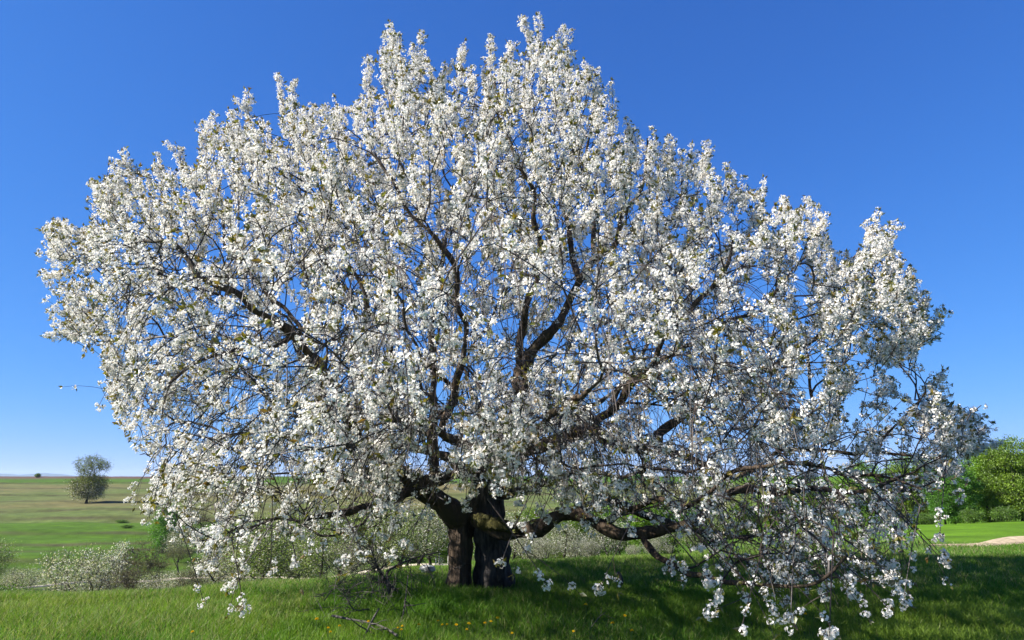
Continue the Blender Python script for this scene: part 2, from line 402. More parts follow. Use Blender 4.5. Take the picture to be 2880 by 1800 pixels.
def flowers(mb, ctr, nrm, rad, col, rn):
    """five-petalled cups: 11 vertices and 5 quads each"""
    n = len(ctr); nrm = nrm / (np.linalg.norm(nrm, axis=1)[:, None] + 1e-9)
    a = rn.standard_normal((n, 3)); t = np.cross(nrm, a); t /= np.linalg.norm(t, axis=1)[:, None] + 1e-9; b = np.cross(nrm, t)
    th = np.arange(10) * np.pi / 5
    rr = np.where(np.arange(10) % 2 == 0, 1.0, .70); hz = np.where(np.arange(10) % 2 == 0, .42, .16)
    cup = rn.uniform(.3, 1.5, (n, 1)); sq = rn.uniform(.82, 1.12, (n, 10))
    x = rr * np.cos(th) * sq * rad[:, None]; y = rr * np.sin(th) * sq * rad[:, None]; z = hz * cup * rad[:, None] * rn.uniform(.7, 1.3, (n, 10))
    ring = ctr[:, None] + x[..., None] * t[:, None] + y[..., None] * b[:, None] + z[..., None] * nrm[:, None]
    V = np.concatenate([ctr[:, None], ring], 1)          # n,11,3
    base = np.arange(n)[:, None, None] * 11
    q = np.array([[0, 1 + (2 * k - 1) % 10, 1 + 2 * k, 1 + (2 * k + 1) % 10] for k in range(5)])
    F = (base + q[None]).reshape(-1, 4)
    cc = np.repeat(col[:, None], 11, 1); cc[:, 0] *= np.array([.86, .85, .74]); 
    mb.add(V.reshape(-1, 3), F, cc.reshape(-1, 3))
def leaves(mb, ctr, dirv, L, Wd, col, rn, fold=.25):
    """pointed leaf folded along its rib: 6 verts 2 quads... root, tip, two sides each"""
    n = len(ctr); d = dirv / (np.linalg.norm(dirv, axis=1)[:, None] + 1e-9)
    a = rn.standard_normal((n, 3)); s = np.cross(d, a); s /= np.linalg.norm(s, axis=1)[:, None] + 1e-9; u = np.cross(s, d)
    L = L[:, None]; Wd = Wd[:, None]
    mid = ctr + d * L * .5 - u * L * .04; tip = ctr + d * L - u * L * rn.uniform(0, .25, (n, 1))
    l1 = ctr + d * L * .42 + s * Wd + u * Wd * fold; r1 = ctr + d * L * .42 - s * Wd + u * Wd * fold
    V = np.stack([ctr, l1, tip, r1, mid], 1); base = np.arange(n)[:, None, None] * 5
    F = (base + np.array([[0, 4, 2, 1], [0, 3, 2, 4]])[None]).reshape(-1, 4)
    mb.add(V.reshape(-1, 3), F, np.repeat(col[:, None], 5, 1).reshape(-1, 3))

# ------------------------------------------------------------------ the great cherry tree
TY = 10.8
K = 2.3625            # traced on a 2419-wide view
def q1(x, y, Y): return at((800 + x * .5952) / 2.8125, (800 + y * .5952) / 2.8125, Y)
def q2(x, y, Y): return at((300 + x * .4961) / 2.8125, (400 + y * .4961) / 2.8125, Y)
def q4(x, y, Y): return at((1800 + x * .5291) / 2.8125, (900 + y * .5291) / 2.8125, Y)
def q3(x, y, Y): return at((1300 + x * .4961) / 2.8125, (300 + y * .4961) / 2.8125, Y)

cherry = empty('cherry_tree', (float(q1(930, 1440, TY)[0]), TY, 0))
tag(cherry, 'huge old white blossoming cherry tree with split trunk and spreading limbs', 'tree')
O = np.array(cherry.location)
sk = Skeleton()
LIMBS = []   # (name, points, r0, r1)
baseA = q1(828, 1450, TY); baseA[2] = -.12
baseB = q1(1000, 1450, TY + .1); baseB[2] = -.12
stemA = [baseA, q1(829, 1340, TY), q1(836, 1220, TY), q1(845, 1130, TY + .02), q1(905, 1040, TY + .08)]
stemB = [baseB, q1(988, 1330, TY + .1), q1(974, 1200, TY + .1), q1(958, 1080, TY + .1), q1(965, 980, TY + .1), q1(985, 890, TY + .15)]
eA = sk.limb(stemA, .165, .17, 0); nA = sk.n
eB = sk.limb(stemB, .245, .235, 1)
def L(pts, r0, r1, at_pt=None):
    idx = len(LIMBS) + 2
    p0 = pts[0] if at_pt is None else at_pt
    k = sk.nearest(p0); pts = [sk.P[k].copy()] + list(pts)
    if np.linalg.norm(pts[1] - pts[0]) < .08: pts.pop(1)
    sk.limb(pts, r0, r1, idx, k); LIMBS.append(idx)
# left great limb and its continuations
L([q1(850, 1150, TY), q1(745, 1035, TY - .1), q1(650, 960, TY - .2), q1(560, 905, TY - .4), q1(440, 880, TY - .9), q1(270, 912, TY - 1.3), q1(150, 880, TY - 1.8)], .185, .06)
L([q1(640, 955, TY - .2), q1(540, 1000, TY - .6), q1(440, 1048, TY - 1.2), q1(280, 1070, TY - 1.9), q1(140, 1110, TY - 2.5)], .085, .03)
L([q1(700, 920, TY - .15), q1(703, 780, TY + .05), q1(708, 640, TY + .3), q1(700, 520, TY + .5), q1(706, 400, TY + .7), q1(690, 250, TY + 1.0), q1(720, 60, TY + 1.1), q3(-40, 520, TY + 1.2)], .085, .03)
L([q1(708, 615, TY + .3), q1(770, 590, TY + .2), q1(808, 530, TY + .1), q1(790, 470, TY - .1), q1(750, 430, TY - .3), q1(640, 330, TY - .8)], .055, .025)
L([q1(970, 880, TY + .15), q1(870, 890, TY), q1(760, 918, TY - .1), q1(650, 932, TY - .2)], .10, .08)
# left high limb
L([q1(560, 905, TY - .4), q1(380, 800, TY - .9), q1(240, 680, TY - 1.5), q1(180, 520, TY - 2.0), q2(1240, 1290, TY - 2.1)], .10, .075)
L([q1(380, 800, TY - .9), q2(1240, 1300, TY - 1.6), q2(1140, 1200, TY - 1.9), q2(1040, 1100, TY - 2.1), q2(930, 1025, TY - 2.3), q2(830, 945, TY - 2.5), q2(750, 860, TY - 2.6), q2(640, 825, TY - 2.7), q2(510, 755, TY - 2.8), q2(470, 670, TY - 2.8), q2(360, 560, TY - 2.8), q2(220, 560, TY - 2.7)], .10, .02)
L([q2(1010, 1130, TY - 2.1), q2(860, 1165, TY - 2.6), q2(650, 1190, TY - 3.1), q2(500, 1285, TY - 3.5), q2(330, 1400, TY - 3.8)], .035, .012)
L([q2(1300, 1400, TY - 1.2), q2(1090, 1180, TY + .2), q2(1080, 1040, TY + .6), q2(900, 850, TY + .9), q2(700, 640, TY + 1.0), q2(650, 450, TY + 1.0), q2(580, 250, TY + 1.0)], .06, .018)
# inner left ascending limbs
L([q1(680, 700, TY + .2), q1(500, 560, TY + .9), q2(1600, 1100, TY + .8), q2(1500, 980, TY + .7), q2(1430, 800, TY + .6), q2(1360, 690, TY + .5), q2(1280, 560, TY + .4), q2(1230, 250, TY + .3), q2(1180, 50, TY + .2), q2(1160, -120, TY + .2)], .07, .015)
L([q1(960, 760, TY + .1), q1(830, 740, TY - .8), q1(760, 680, TY - 1.4), q2(2040, 1100, TY - 1.8), q2(2000, 950, TY - 2.1), q2(1990, 740, TY - 2.3), q2(1930, 630, TY - 2.4), q2(1790, 460, TY - 2.5), q2(1640, 270, TY - 2.6), q2(1500, 60, TY - 2.5)], .08, .015)
# central leader and fork
L([q1(985, 890, TY + .15), q1(1020, 780, TY + .2), q1(1085, 640, TY + .3), q1(1130, 520, TY + .35), q1(1115, 400, TY + .4)], .17, .125)
L([q1(1115, 400, TY + .4), q1(1108, 280, TY + .3), q1(1145, 120, TY + .1), q3(430, 900, TY), q3(450, 770, TY - .2), q3(400, 620, TY - .4), q3(395, 450, TY - .5), q3(300, 300, TY - .6), q3(210, 60, TY - .6), q3(180, -150, TY - .5)], .075, .014)
L([q1(1125, 385, TY + .4), q1(1210, 270, TY + .3), q1(1290, 175, TY + .2), q1(1340, 80, TY + .15), q1(1385, 10, TY + .1), q3(740, 850, TY + .0), q3(850, 790, TY - .1), q3(910, 630, TY - .2), q3(990, 480, TY - .2), q3(1030, 360, TY - .2), q3(1050, 180, TY - .2)], .10, .015)
L([q3(645, 990, TY + .1), q3(630, 860, TY + .4), q3(600, 700, TY + .6), q3(560, 500, TY + .7), q3(620, 300, TY + .7), q3(640, 60, TY + .6), q3(690, -200, TY + .5)], .065, .014)
L([q3(750, 820, TY), q3(745, 640, TY + .4), q3(760, 480, TY + .7), q3(700, 320, TY + 1), q3(740, 60, TY + 1.1), q3(740, -200, TY + 1.1)], .05, .012)
# upper right limbs
L([q1(1010, 860, TY + .15), q1(1150, 785, TY - .2), q1(1290, 740, TY - .5), q1(1440, 702, TY - .4), q1(1570, 735, TY - .1), q1(1700, 782, TY + .3), q1(1770, 745, TY + .6), q1(1850, 640, TY + 1), q3(1960, 1350, TY + 1.3), q3(2050, 1200, TY + 1.5), q3(2130, 1000, TY + 1.5), q3(2250, 800, TY + 1.5)], .13, .02)
L([q1(1340, 725, TY - .5), q1(1450, 655, TY - .9), q1(1560, 555, TY - 1.3), q1(1640, 475, TY - 1.6), q1(1720, 410, TY - 1.8), q3(1150, 1290, TY - 2.1), q3(1300, 1140, TY - 2.4), q3(1480, 930, TY - 2.5), q3(1560, 700, TY - 2.5)], .075, .018)
L([q1(1720, 410, TY - 1.8), q3(1480, 1240, TY - 1.6), q3(1700, 1160, TY - 1.3), q3(1800, 1020, TY - 1.2), q3(1900, 900, TY - 1.1), q3(1980, 780, TY - 1.1)], .04, .012)
L([q1(1440, 702, TY - .4), q1(1540, 560, TY + .8), q3(1080, 1300, TY + 1.5), q3(1100, 1000, TY + 1.9), q3(1080, 840, TY + 2), q3(1180, 640, TY + 2), q3(1280, 430, TY + 2)], .06, .015)
L([q1(1040, 1000, TY), q1(1180, 960, TY - .6), q1(1290, 900, TY - 1.1), q1(1400, 880, TY - 1.6), q1(1560, 900, TY - 2.1), q1(1750, 870, TY - 2.5)], .06, .02)
# low right great limb
L([q1(900, 1110, TY - .05), q1(980, 1145, TY - .3), q1(1080, 1165, TY - .5), q1(1190, 1160, TY - .7), q1(1290, 1105, TY - .8), q1(1370, 1080, TY - .9)], .122, .10, at_pt=q1(960, 1120, TY + .1))
L([q1(1370, 1080, TY - .9), q1(1500, 1135, TY - 1.1), q1(1620, 1172, TY - 1.3), q1(1750, 1183, TY - 1.5), q1(1880, 1145, TY - 1.7), q1(1990, 1088, TY - 1.9), q4(380, 985, TY - 2.1), q4(500, 925, TY - 2.2), q4(700, 900, TY - 2.3), q4(950, 905, TY - 2.4), q4(1180, 905, TY - 2.6), q4(1380, 835, TY - 2.8)], .105, .018)
L([q1(1370, 1075, TY - .9), q1(1450, 1040, TY - .6), q1(1530, 1010, TY - .2), q1(1640, 1060, TY + .3), q1(1760, 1110, TY + .8), q4(300, 1110, TY + 1.2), q4(700, 1160, TY + 1.6)], .09, .025)
L([q1(1530, 1120, TY - 1.1), q1(1610, 1065, TY - 1.5), q1(1750, 1020, TY - 2.1), q4(250, 980, TY - 2.7), q4(500, 830, TY - 3.2), q4(780, 770, TY - 3.7), q4(1010, 790, TY - 4)], .05, .015)
L([q4(20, 1172, TY - 1.45), q4(100, 1250, TY - 1.9), q4(200, 1318, TY - 2.4), q4(380, 1368, TY - 3.1), q4(560, 1408, TY - 3.7), q4(700, 1440, TY - 4.1), q4(820, 1445, TY - 4.4), q4(920, 1422, TY - 4.6), q4(1010, 1365, TY - 4.7), q4(1100, 1250, TY - 4.8)], .045, .012)
L([q1(1700, 782, TY + .3), q4(240, 720, TY + .6), q4(500, 830, TY + .4), q4(740, 690, TY + .2), q4(880, 540, TY + .1), q4(900, 300, TY), q4(880, 60, TY)], .06, .015)
L([q4(740, 690, TY + .2), q4(1000, 690, TY - .2), q4(1230, 690, TY - .4), q4(1440, 460, TY - .6), q4(1520, 380, TY - .7)], .035, .01)
L([q4(1230, 690, TY - .4), q4(1500, 740, TY - .9), q4(1650, 700, TY - 1.0), q4(1800, 620, TY - 1.1)], .03, .008)
L([q4(500, 830, TY + .4), q4(800, 760, TY - .8), q4(1100, 830, TY - 1.8), q4(1350, 840, TY - 2.6), q4(1500, 900, TY - 3.0)], .035, .01)
# limbs towards and away from the viewer
L([q1(985, 880, TY), q1(900, 800, TY - 1.2), q1(800, 720, TY - 2.4), q1(640, 660, TY - 3.6), q1(520, 640, TY - 4.4)], .08, .02)
L([q1(1000, 860, TY), q1(1120, 780, TY - 1.4), q1(1260, 640, TY - 2.8), q1(1380, 560, TY - 3.8), q1(1440, 500, TY - 4.6)], .08, .02)
L([q1(1000, 800, TY + .2), q1(980, 700, TY + 1.5), q1(900, 560, TY + 3), q1(850, 400, TY + 4)], .10, .03)
L([q1(1060, 760, TY + .3), q1(1180, 700, TY + 1.6), q1(1400, 600, TY + 3), q1(1600, 480, TY + 4)], .10, .03)
L([q1(900, 900, TY + .1), q1(700, 800, TY + 1.4), q1(450, 700, TY + 2.6), q1(250, 560, TY + 3.4)], .09, .03)
limb_n = sk.n

SIL = np.array([(87, 600), (110, 520), (150, 520), (190, 545), (215, 440), (250, 400), (310, 365), (335, 410), (400, 395), (450, 370), (480, 310), (560, 290), (610, 250), (650, 270), (680, 215), (720, 260),
 (790, 250), (860, 250), (870, 160), (915, 110), (1000, 140), (1060, 170), (1100, 160), (1160, 150), (1240, 90), (1300, 110), (1350, 110), (1370, 160), (1415, 190), (1435, 260), (1480, 310), (1540, 320),
 (1600, 350), (1660, 380), (1700, 410), (1760, 430), (1830, 470), (1900, 500), (1945, 540), (1960, 600), (2010, 600), (2070, 530), (2100, 560), (2150, 650), (2185, 700), (2225, 760), (2170, 820), (2110, 880),
 (2130, 950), (2210, 900), (2230, 950), (2290, 985), (2340, 1020), (2270, 1100), (2260, 1180), (2160, 1210), (2180, 1290), (2130, 1400), (2060, 1410), (1960, 1440), (1860, 1440), (1750, 1400), (1660, 1330), (1600, 1250),
 (1450, 1225), (1300, 1200), (1200, 1160), (1060, 1150), (990, 1190), (940, 1260), (880, 1290), (780, 1290), (640, 1280), (560, 1330), (470, 1340), (400, 1240), (310, 1190), (380, 1140), (345, 1090), (320, 1050), (270, 1000), (235, 950),
 (240, 880), (240, 840), (160, 820), (115, 790), (130, 740), (175, 690), (100, 640)], float) / K
def inside(px, py, poly=SIL):
    x1, y1 = poly[:, 0], poly[:, 1]; x2, y2 = np.roll(x1, -1), np.roll(y1, -1)
    px = px[:, None]; py = py[:, None]
    c = ((y1 > py) != (y2 > py)) & (px < (x2 - x1) * (py - y1) / (y2 - y1 + 1e-12) + x1)
    return c.sum(1) % 2 == 1
def edge_dist(px, py, poly=SIL):
    a = poly; b = np.roll(poly, -1, 0); p = np.stack([px, py], -1)[:, None]; ab = b - a
    t = np.clip(((p - a) * ab).sum(-1) / (ab * ab).sum(-1), 0, 1); return np.linalg.norm(p - (a + t[..., None] * ab), axis=-1).min(1)
cand = np.stack([R.uniform(35, 996, 70000), R.uniform(30, 615, 70000)], 1)
cand = cand[inside(cand[:, 0], cand[:, 1])]; ed = edge_dist(cand[:, 0], cand[:, 1])
Tk = 6.2 * np.sqrt(np.clip(ed / 170, 0, 1)); Tk = np.maximum(Tk, .5)
low = np.clip((cand[:, 1] - 380) / 180, 0, 1)           # the skirt hangs nearer to the viewer
dep = R.uniform(-1, 1, len(cand)); dep = np.sign(dep) * np.abs(dep) ** .8
Yc = TY - .3 - 1.6 * low + dep * Tk * np.where(dep > 0, .48, 1 - .12 * low)
pts = np.array([at(c[0], c[1], y) for c, y in zip(cand, Yc)])
lumpy = wob(pts[:, 0] * 1.0, pts[:, 2] * 1.3 + .7 * pts[:, 1], 1.35, 2.2) + .5 * wob(pts[:, 1], pts[:, 0] - pts[:, 2], 2.1, 4.4)
HOLES = [(1045, 905, 45, 45), (570, 955, 50, 60), (390, 1060, 45, 45), (690, 715, 48, 50), (1110, 680, 26, 30), (1440, 955, 60, 40), (1330, 1085, 60, 28), (1045, 1070, 55, 50), (1560, 1000, 45, 35), (1915, 890, 45, 60), (2070, 955, 75, 60),
         (2160, 1010, 60, 45), (1700, 1060, 60, 30), (1890, 700, 45, 40), (1490, 1095, 70, 22), (455, 1050, 60, 40), (620, 240, 28, 40), (830, 640, 26, 24), (1190, 770, 26, 30), (1570, 830, 30, 24), (1790, 690, 26, 26), (980, 420, 20, 26), (1290, 520, 22, 22), (700, 560, 22, 30),
         (1700, 560, 22, 24), (430, 700, 24, 22), (300, 830, 40, 26), (1380, 760, 30, 34), (1270, 1190, 60, 20), (1760, 1200, 60, 30), (1900, 1180, 50, 30), (820, 1210, 70, 40), (950, 1180, 40, 60), (620, 1190, 40, 30), (480, 1190, 40, 30), (2080, 1120, 40, 30), (2020, 820, 30, 40)]
VIS = [([q2(1240, 1290, 9), q2(1140, 1200, 9), q2(1040, 1100, 9), q2(930, 1025, 9), q2(830, 945, 9)], 7), ([q2(750, 860, 9), q2(640, 825, 9), q2(510, 755, 9)], 4), ([q1(1115, 480, 9), q1(1110, 390, 9), q1(1210, 270, 9), q1(1290, 180, 9), q1(1340, 80, 9), q1(1385, 10, 9)], 8),
       ([q1(1110, 280, 9), q1(1145, 120, 9)], 4), ([q1(1440, 660, 9), q1(1560, 555, 9), q1(1640, 475, 9), q1(1700, 420, 9)], 6), ([q1(700, 860, 9), q1(703, 760, 9), q1(708, 640, 9), q1(780, 590, 9), q1(800, 520, 9)], 6), ([q1(1180, 790, 9), q1(1290, 735, 9), q1(1440, 702, 9)], 6),
       ([q3(640, 940, 9), q3(610, 800, 9), q3(590, 640, 9)], 4), ([q3(740, 860, 9), q3(850, 790, 9), q3(910, 630, 9)], 4), ([q3(395, 620, 9), q3(395, 430, 9)], 3), ([q3(450, 800, 9), q3(390, 610, 9)], 4), ([q2(1990, 900, 9), q2(1990, 740, 9), q2(1930, 630, 9), q2(1790, 460, 9)], 4), ([q2(1500, 980, 9), q2(1430, 800, 9), q2(1360, 690, 9)], 4)]
def thin(P, holes=True, grow=0.0):
    # openings in the canopy, where the sky or a bare limb shows through
    a, b = to_px(P); o = np.zeros(len(P), bool)
    for (hx, hy, rx, ry) in (HOLES if holes else ()): o |= ((a - hx / K) / (rx / K)) ** 2 + ((b - hy / K) / (ry / K)) ** 2 < 1
    for pl, wd in VIS:
        for p, q in zip(pl[:-1], pl[1:]):
            x1, y1 = to_px(p); x2, y2 = to_px(q); ll = (x2 - x1) ** 2 + (y2 - y1) ** 2; t = np.clip(((a - x1) * (x2 - x1) + (b - y1) * (y2 - y1)) / ll, 0, 1)
            o |= (np.hypot(a - x1 - t * (x2 - x1), b - y1 - t * (y2 - y1)) < wd + grow) & (P[:, 1] < TY)
    return o
open_ = thin(pts) & (R.random(len(pts)) < .9)
keep = ~open_ & (ed > np.where(cand[:, 1] < 300, 20, 6)) & (lumpy > -.62 + .25 * R.standard_normal(len(pts))) & (pts[:, 2] > H(pts[:, 0], pts[:, 1]) + .55) & (R.uniform(0, 1, len(pts)) < np.clip(Yc / 11, .3, 1) ** 2) & (Yc > 4.2)
pts = pts[keep]
grid = {}; sel = []; MIND = .43
for p in pts:
    g = tuple((p / MIND).astype(int)); ok = True
    for dx in (-1, 0, 1):
        for dy in (-1, 0, 1):
            for dz in (-1, 0, 1):
                for q in grid.get((g[0] + dx, g[1] + dy, g[2] + dz), ()):
                    if (p[0] - q[0])**2 + (p[1] - q[1])**2 + (p[2] - q[2])**2 < MIND * MIND: ok = False; break
                if not ok: break
            if not ok: break
        if not ok: break
    if ok: grid.setdefault(g, []).append(p); sel.append(p)
    if len(sel) >= 3900: break
ex = [at(R.uniform(370, 600), R.uniform(395, 500), R.uniform(6.6, 9.6)) for _ in range(150)]
SPRAY = [(2080, 570, 35, 60, .2, 12), (2110, 700, 50, 60, .2, 14), (2190, 780, 45, 50, .1, 12), (2195, 915, 35, 35, -.5, 9), (2130, 850, 50, 40, 0, 10), (2260, 1000, 60, 45, -.7, 16), (2310, 1040, 40, 40, -.8, 10), (2180, 1050, 60, 50, -1.0, 16),
         (2230, 1130, 50, 40, -1.4, 10), (2060, 1020, 50, 40, -.5, 8), (2120, 1150, 60, 40, -2, 10), (2040, 720, 50, 60, .5, 10), (1960, 640, 50, 50, .3, 8), (285, 400, 40, 35, 0, 9), (150, 580, 50, 40, 0, 9), (170, 760, 60, 55, 0, 14), (250, 520, 45, 45, 0, 8), (330, 1000, 40, 60, 0, 10), (290, 920, 40, 40, -.3, 8), (360, 1090, 35, 50, -.4, 8), (560, 320, 50, 40, -.2, 8)]
for (x, y, rx, ry, dz, k) in SPRAY:
    for _ in range(k): ex.append(at((x + R.uniform(-rx, rx)) / K, (y + R.uniform(-ry, ry)) / K, TY + dz + R.uniform(-.9, .7)))
targets = np.array(sel + ex)
print('targets', len(targets))

# named shoots read off the outline: (tip x, y on the 2419 view, depth offset, direction, length, sleeve density)
SPK = [(920, 52, .2, 0, 1.0), (870, 135, -.3, -5, .8), (1000, 78, .3, 0, .9), (945, 85, .6, 5, .7), (1098, 95, .2, 5, .8), (1165, 105, -.2, 0, .8), (1205, 105, .4, 0, .6), (1268, 36, .3, 0, 1.1), (1242, 52, 0, -10, .8),
 (1330, 64, .4, 0, 1.0), (1350, 72, .8, 5, .9), (1303, 92, .9, 0, .7), (1410, 165, .3, 8, .7), (1380, 140, -.2, 4, .7), (1445, 190, .2, 2, 1.0), (1478, 282, .5, 0, .6), (1540, 305, .2, 5, .6), (1580, 323, -.2, 10, .6), (1632, 345, .3, 5, .6),
 (1668, 335, 0, 25, .7), (1672, 398, -.5, 25, .5), (1720, 400, .4, -5, .6), (1758, 418, .2, 5, .5), (1808, 448, .1, 8, .6), (1848, 468, -.2, 15, .5), (1912, 478, .1, 2, .6), (1935, 488, -.4, 10, .6), (1958, 575, .2, 0, .5),
 (2078, 497, .2, 20, .8), (2100, 530, -.3, 25, .6), (2150, 630, 0, 20, .6), (2000, 595, .2, -5, .5), (1870, 492, .6, 0, .5), (590, 212, .2, -10, .6), (658, 176, .3, -12, .8), (700, 195, .8, -5, .6), (740, 250, .2, -3, .5), (790, 228, -.2, -5, .5), (850, 238, .5, 0, .5),
 (505, 272, 0, -15, .6), (560, 262, -.4, -20, .6), (430, 358, .2, -12, .5), (385, 395, -.2, -15, .4), (290, 358, .2, -40, .6), (260, 385, -.6, -30, .6), (1050, 150, .5, 0, .5), (480, 290, .6, -10, .6), (975, 110, -.4, 0, .8), (905, 80, .8, -6, .8),
 (130, 520, 0, -60, .6), (90, 600, .2, -85, .6), (97, 645, -.2, -100, .5), (215, 430, .2, -50, .6), (112, 795, 0, -100, .6), (115, 735, .4, -80, .5), (230, 465, -.4, -60, .5), (185, 550, .3, -60, .5),
 (2240, 738, 0, 55, .7), (2187, 690, .3, 40, .6), (2228, 880, -.5, 35, .7), (2225, 940, -.6, 60, .5), (2302, 972, -.6, 50, .6), (2348, 1000, -.8, 45, .7), (2345, 1050, -.8, 70, .5), (2270, 1110, -1.2, 95, .5), (2215, 800, .2, 80, .6), (2140, 940, .4, 95, .5), (2110, 965, .6, 95, .5)]
HANG = [(1335, 1205, -3.2), (1380, 1240, -3.6), (1450, 1215, -3.0), (1500, 1260, -3.8), (1560, 1235, -3.2), (1615, 1260, -3.6), (1650, 1300, -4.2), (1290, 1225, -3.0), (1230, 1190, -3.4), (1010, 1215, -3.2), (1530, 1190, -2.8), (1420, 1180, -2.6), (1600, 1200, -3), (1350, 1160, -3), (960, 1290, -3.6), (900, 1265, -3.2), (1240, 1240, -4.0), (345, 1235, 0), (305, 1185, -.6), (232, 962, -.4), (250, 880, -.3), (325, 1060, 0), (345, 1110, -.3), (430, 1230, -1.5), (480, 1420, -3.6), (478, 1345, -2.8), (545, 1390, -3.2), (575, 1438, -4.0), (810, 1330, -4.4), (862, 1318, -4.5), (700, 1262, -3.8), (1295, 1388, -4.6),
 (1420, 1388, -4.5), (1182, 1338, -4.2), (1250, 1300, -3.6), (1700, 1405, -4.9), (1750, 1495, -5.4), (1760, 1415, -4.6), (1835, 1455, -4.8), (1868, 1475, -5.2), (1960, 1503, -5.6), (1955, 1405, -4.6), (2010, 1395, -4.6), (2100, 1437, -4.9), (2135, 1420, -4.7),
 (2040, 1290, -4.0), (2130, 1385, -4.2), (2220, 1275, -3.8), (2235, 1335, -4.2), (2165, 1310, -4.0), (2225, 1312, -3.6), (2265, 1165, -2.4), (2105, 1330, -4.0), (1705, 1330, -3.6), (1680, 1375, -4.6), (1580, 1350, -3.6), (640, 1350, -3.2), (600, 1290, -2.4), (500, 1330, -2.2), (1100, 1200, -2.8), (1120, 1165, -3.0), (1085, 1150, -2.0), (365, 1135, -.5), (700, 1330, -3.8), (760, 1290, -3.4), (930, 1240, -3), (2090, 1250, -3.6), (1980, 1265, -4.2), (1900, 1290, -4.4), (1850, 1340, -4.4), (1800, 1400, -4.6)]
spk_base, spk_info = [], []
for (x, y, dz, ang, ln) in SPK:
    tip = at(x / K, y / K, TY + dz); a = math.radians(ang); d = np.array([math.sin(a), R.uniform(-.1, .1), math.cos(a)]); d /= np.linalg.norm(d)
    spk_base.append(tip - d * ln); spk_info.append((d, ln, tip))
hang_base, hang_info = [], []
for (x, y, dz) in HANG:
    tip = at(x / K, y / K, TY + dz); tip[2] = max(tip[2], float(H(tip[0], tip[1])) + .12)
    ln = R.uniform(.7, 1.1); inw = np.array([O[0] - tip[0], O[1] - tip[1], 0]); inw /= np.linalg.norm(inw)
    b = tip + inw * ln * R.uniform(.1, .4) + np.array([R.uniform(.2, .55) * R.choice([-1, 1]) * (dz < -2.9), 0, ln * .75]); hang_base.append(b); hang_info.append((tip, ln))
allT = np.concatenate([targets, spk_base, hang_base])
tips = sk.grow(allT, wl=.22, step=.17, sag=.05, rn=R)
order = None
sk.radii(.0056, 2.4)
tipnodes = np.array([sk.nearest(t) for t in allT])

# --- wood meshes
tw = MB(); limb_mb = {}
for p, ch in sk.chains():
    lim = sk.lim[ch[0]]
    idx = ([p] if p >= 0 else []) + ch
    P = sk.P[idx] - O; r = sk.r[idx].copy()
    if p >= 0: r[0] = min(r[0], r[1] * 1.25)
    if lim >= 0:
        lim_m = limb_mb.setdefault(lim, MB())
        if lim == 0:
            zz = P[:, 2]; r = r * (1 + .22 * np.exp(-np.clip(zz, 0, 9) / .14))
        if lim == 1:
            zz = P[:, 2]; r = r *  (1 + .14 * np.exp(-np.clip(zz, 0, 9) / .25))
        Q, ts = catmull(P, .030 if lim < 2 else .06); rr = np.interp(ts, range(len(r)), r)
        if lim >= 2: rr = rr * (1 + .16 * np.sin(ts * .9 + lim) * np.sin(ts * .37 + 2 * lim) + .22 * np.maximum(0, np.sin(ts * .53 + lim * 1.7)) ** 14)
        tube(lim_m, Q, rr, 64 if lim < 2 else 18, rough=.42 if lim < 2 else .34)
    else:
        if len(P) < 2: continue
        tube(tw, P, r, 6 if r[0] > .02 else 4 if r[0] > .008 else 3, cap=False)
tk = None
for lim, m in sorted(limb_mb.items()):
    nm = 'trunk' if lim < 2 else 'limb'
    o = m.build(nm, MAT['bark'] if lim != 1 else MAT['dbark'], cherry, smooth=True)
    if lim == 0: o['label'] = 'slimmer left stem of the trunk with brown bark'
    if lim == 1: o['label'] = 'thicker right stem of the trunk, dark and fissured'
    if lim == 0: tk = o

# --- shoots with blossoms
cl_p, cl_n, cl_s, lf_p, lf_d = [], [], [], [], []
def clusters_on(P, T, dens, spread, big=1.0, tipleaf=4):
    seg = np.linalg.norm(np.diff(P, axis=0), axis=1); L_ = seg.sum(); k = max(1, R.poisson(L_ * dens)); s = R.uniform(0, L_, k)
    cs = np.concatenate([[0], np.cumsum(seg)])
    for q in s:
        i = min(np.searchsorted(cs, q) - 1, len(seg) - 1); i = max(i, 0); f = (q - cs[i]) / (seg[i] + 1e-9); p = P[i] * (1 - f) + P[i + 1] * f
        n = R.standard_normal(3); n[2] += .25; n /= np.linalg.norm(n); cl_p.append(p + n * spread); cl_n.append(n); cl_s.append(big)
        if R.random() < .62:
            for _ in range(2): lf_p.append(p + n * spread * R.uniform(.6, 1.9)); lf_d.append(n + R.standard_normal(3) * .6)
    for _ in range(tipleaf):
        lf_p.append(P[-1].copy()); lf_d.append(T * 1.0 + R.standard_normal(3) * .75)
def shoot(p0, d0, ln, grav, n=6, wig=.12):
    P = [p0]; d = d0 / np.linalg.norm(d0); st = ln / n
    for _ in range(n):
        d = d + np.array([0, 0, -grav]) * st + R.standard_normal(3) * wig * math.sqrt(st); d /= np.linalg.norm(d); P.append(P[-1] + d * st)
    return np.array(P), d
ns = len(targets)
def sil_in(p):
    a, b = to_px(p); return bool(inside(np.array([a]), np.array([b]))[0])
CZ = 4.0
def floor_ok(P):
    return P[:, 2] > H(P[:, 0], P[:, 1]) + .2
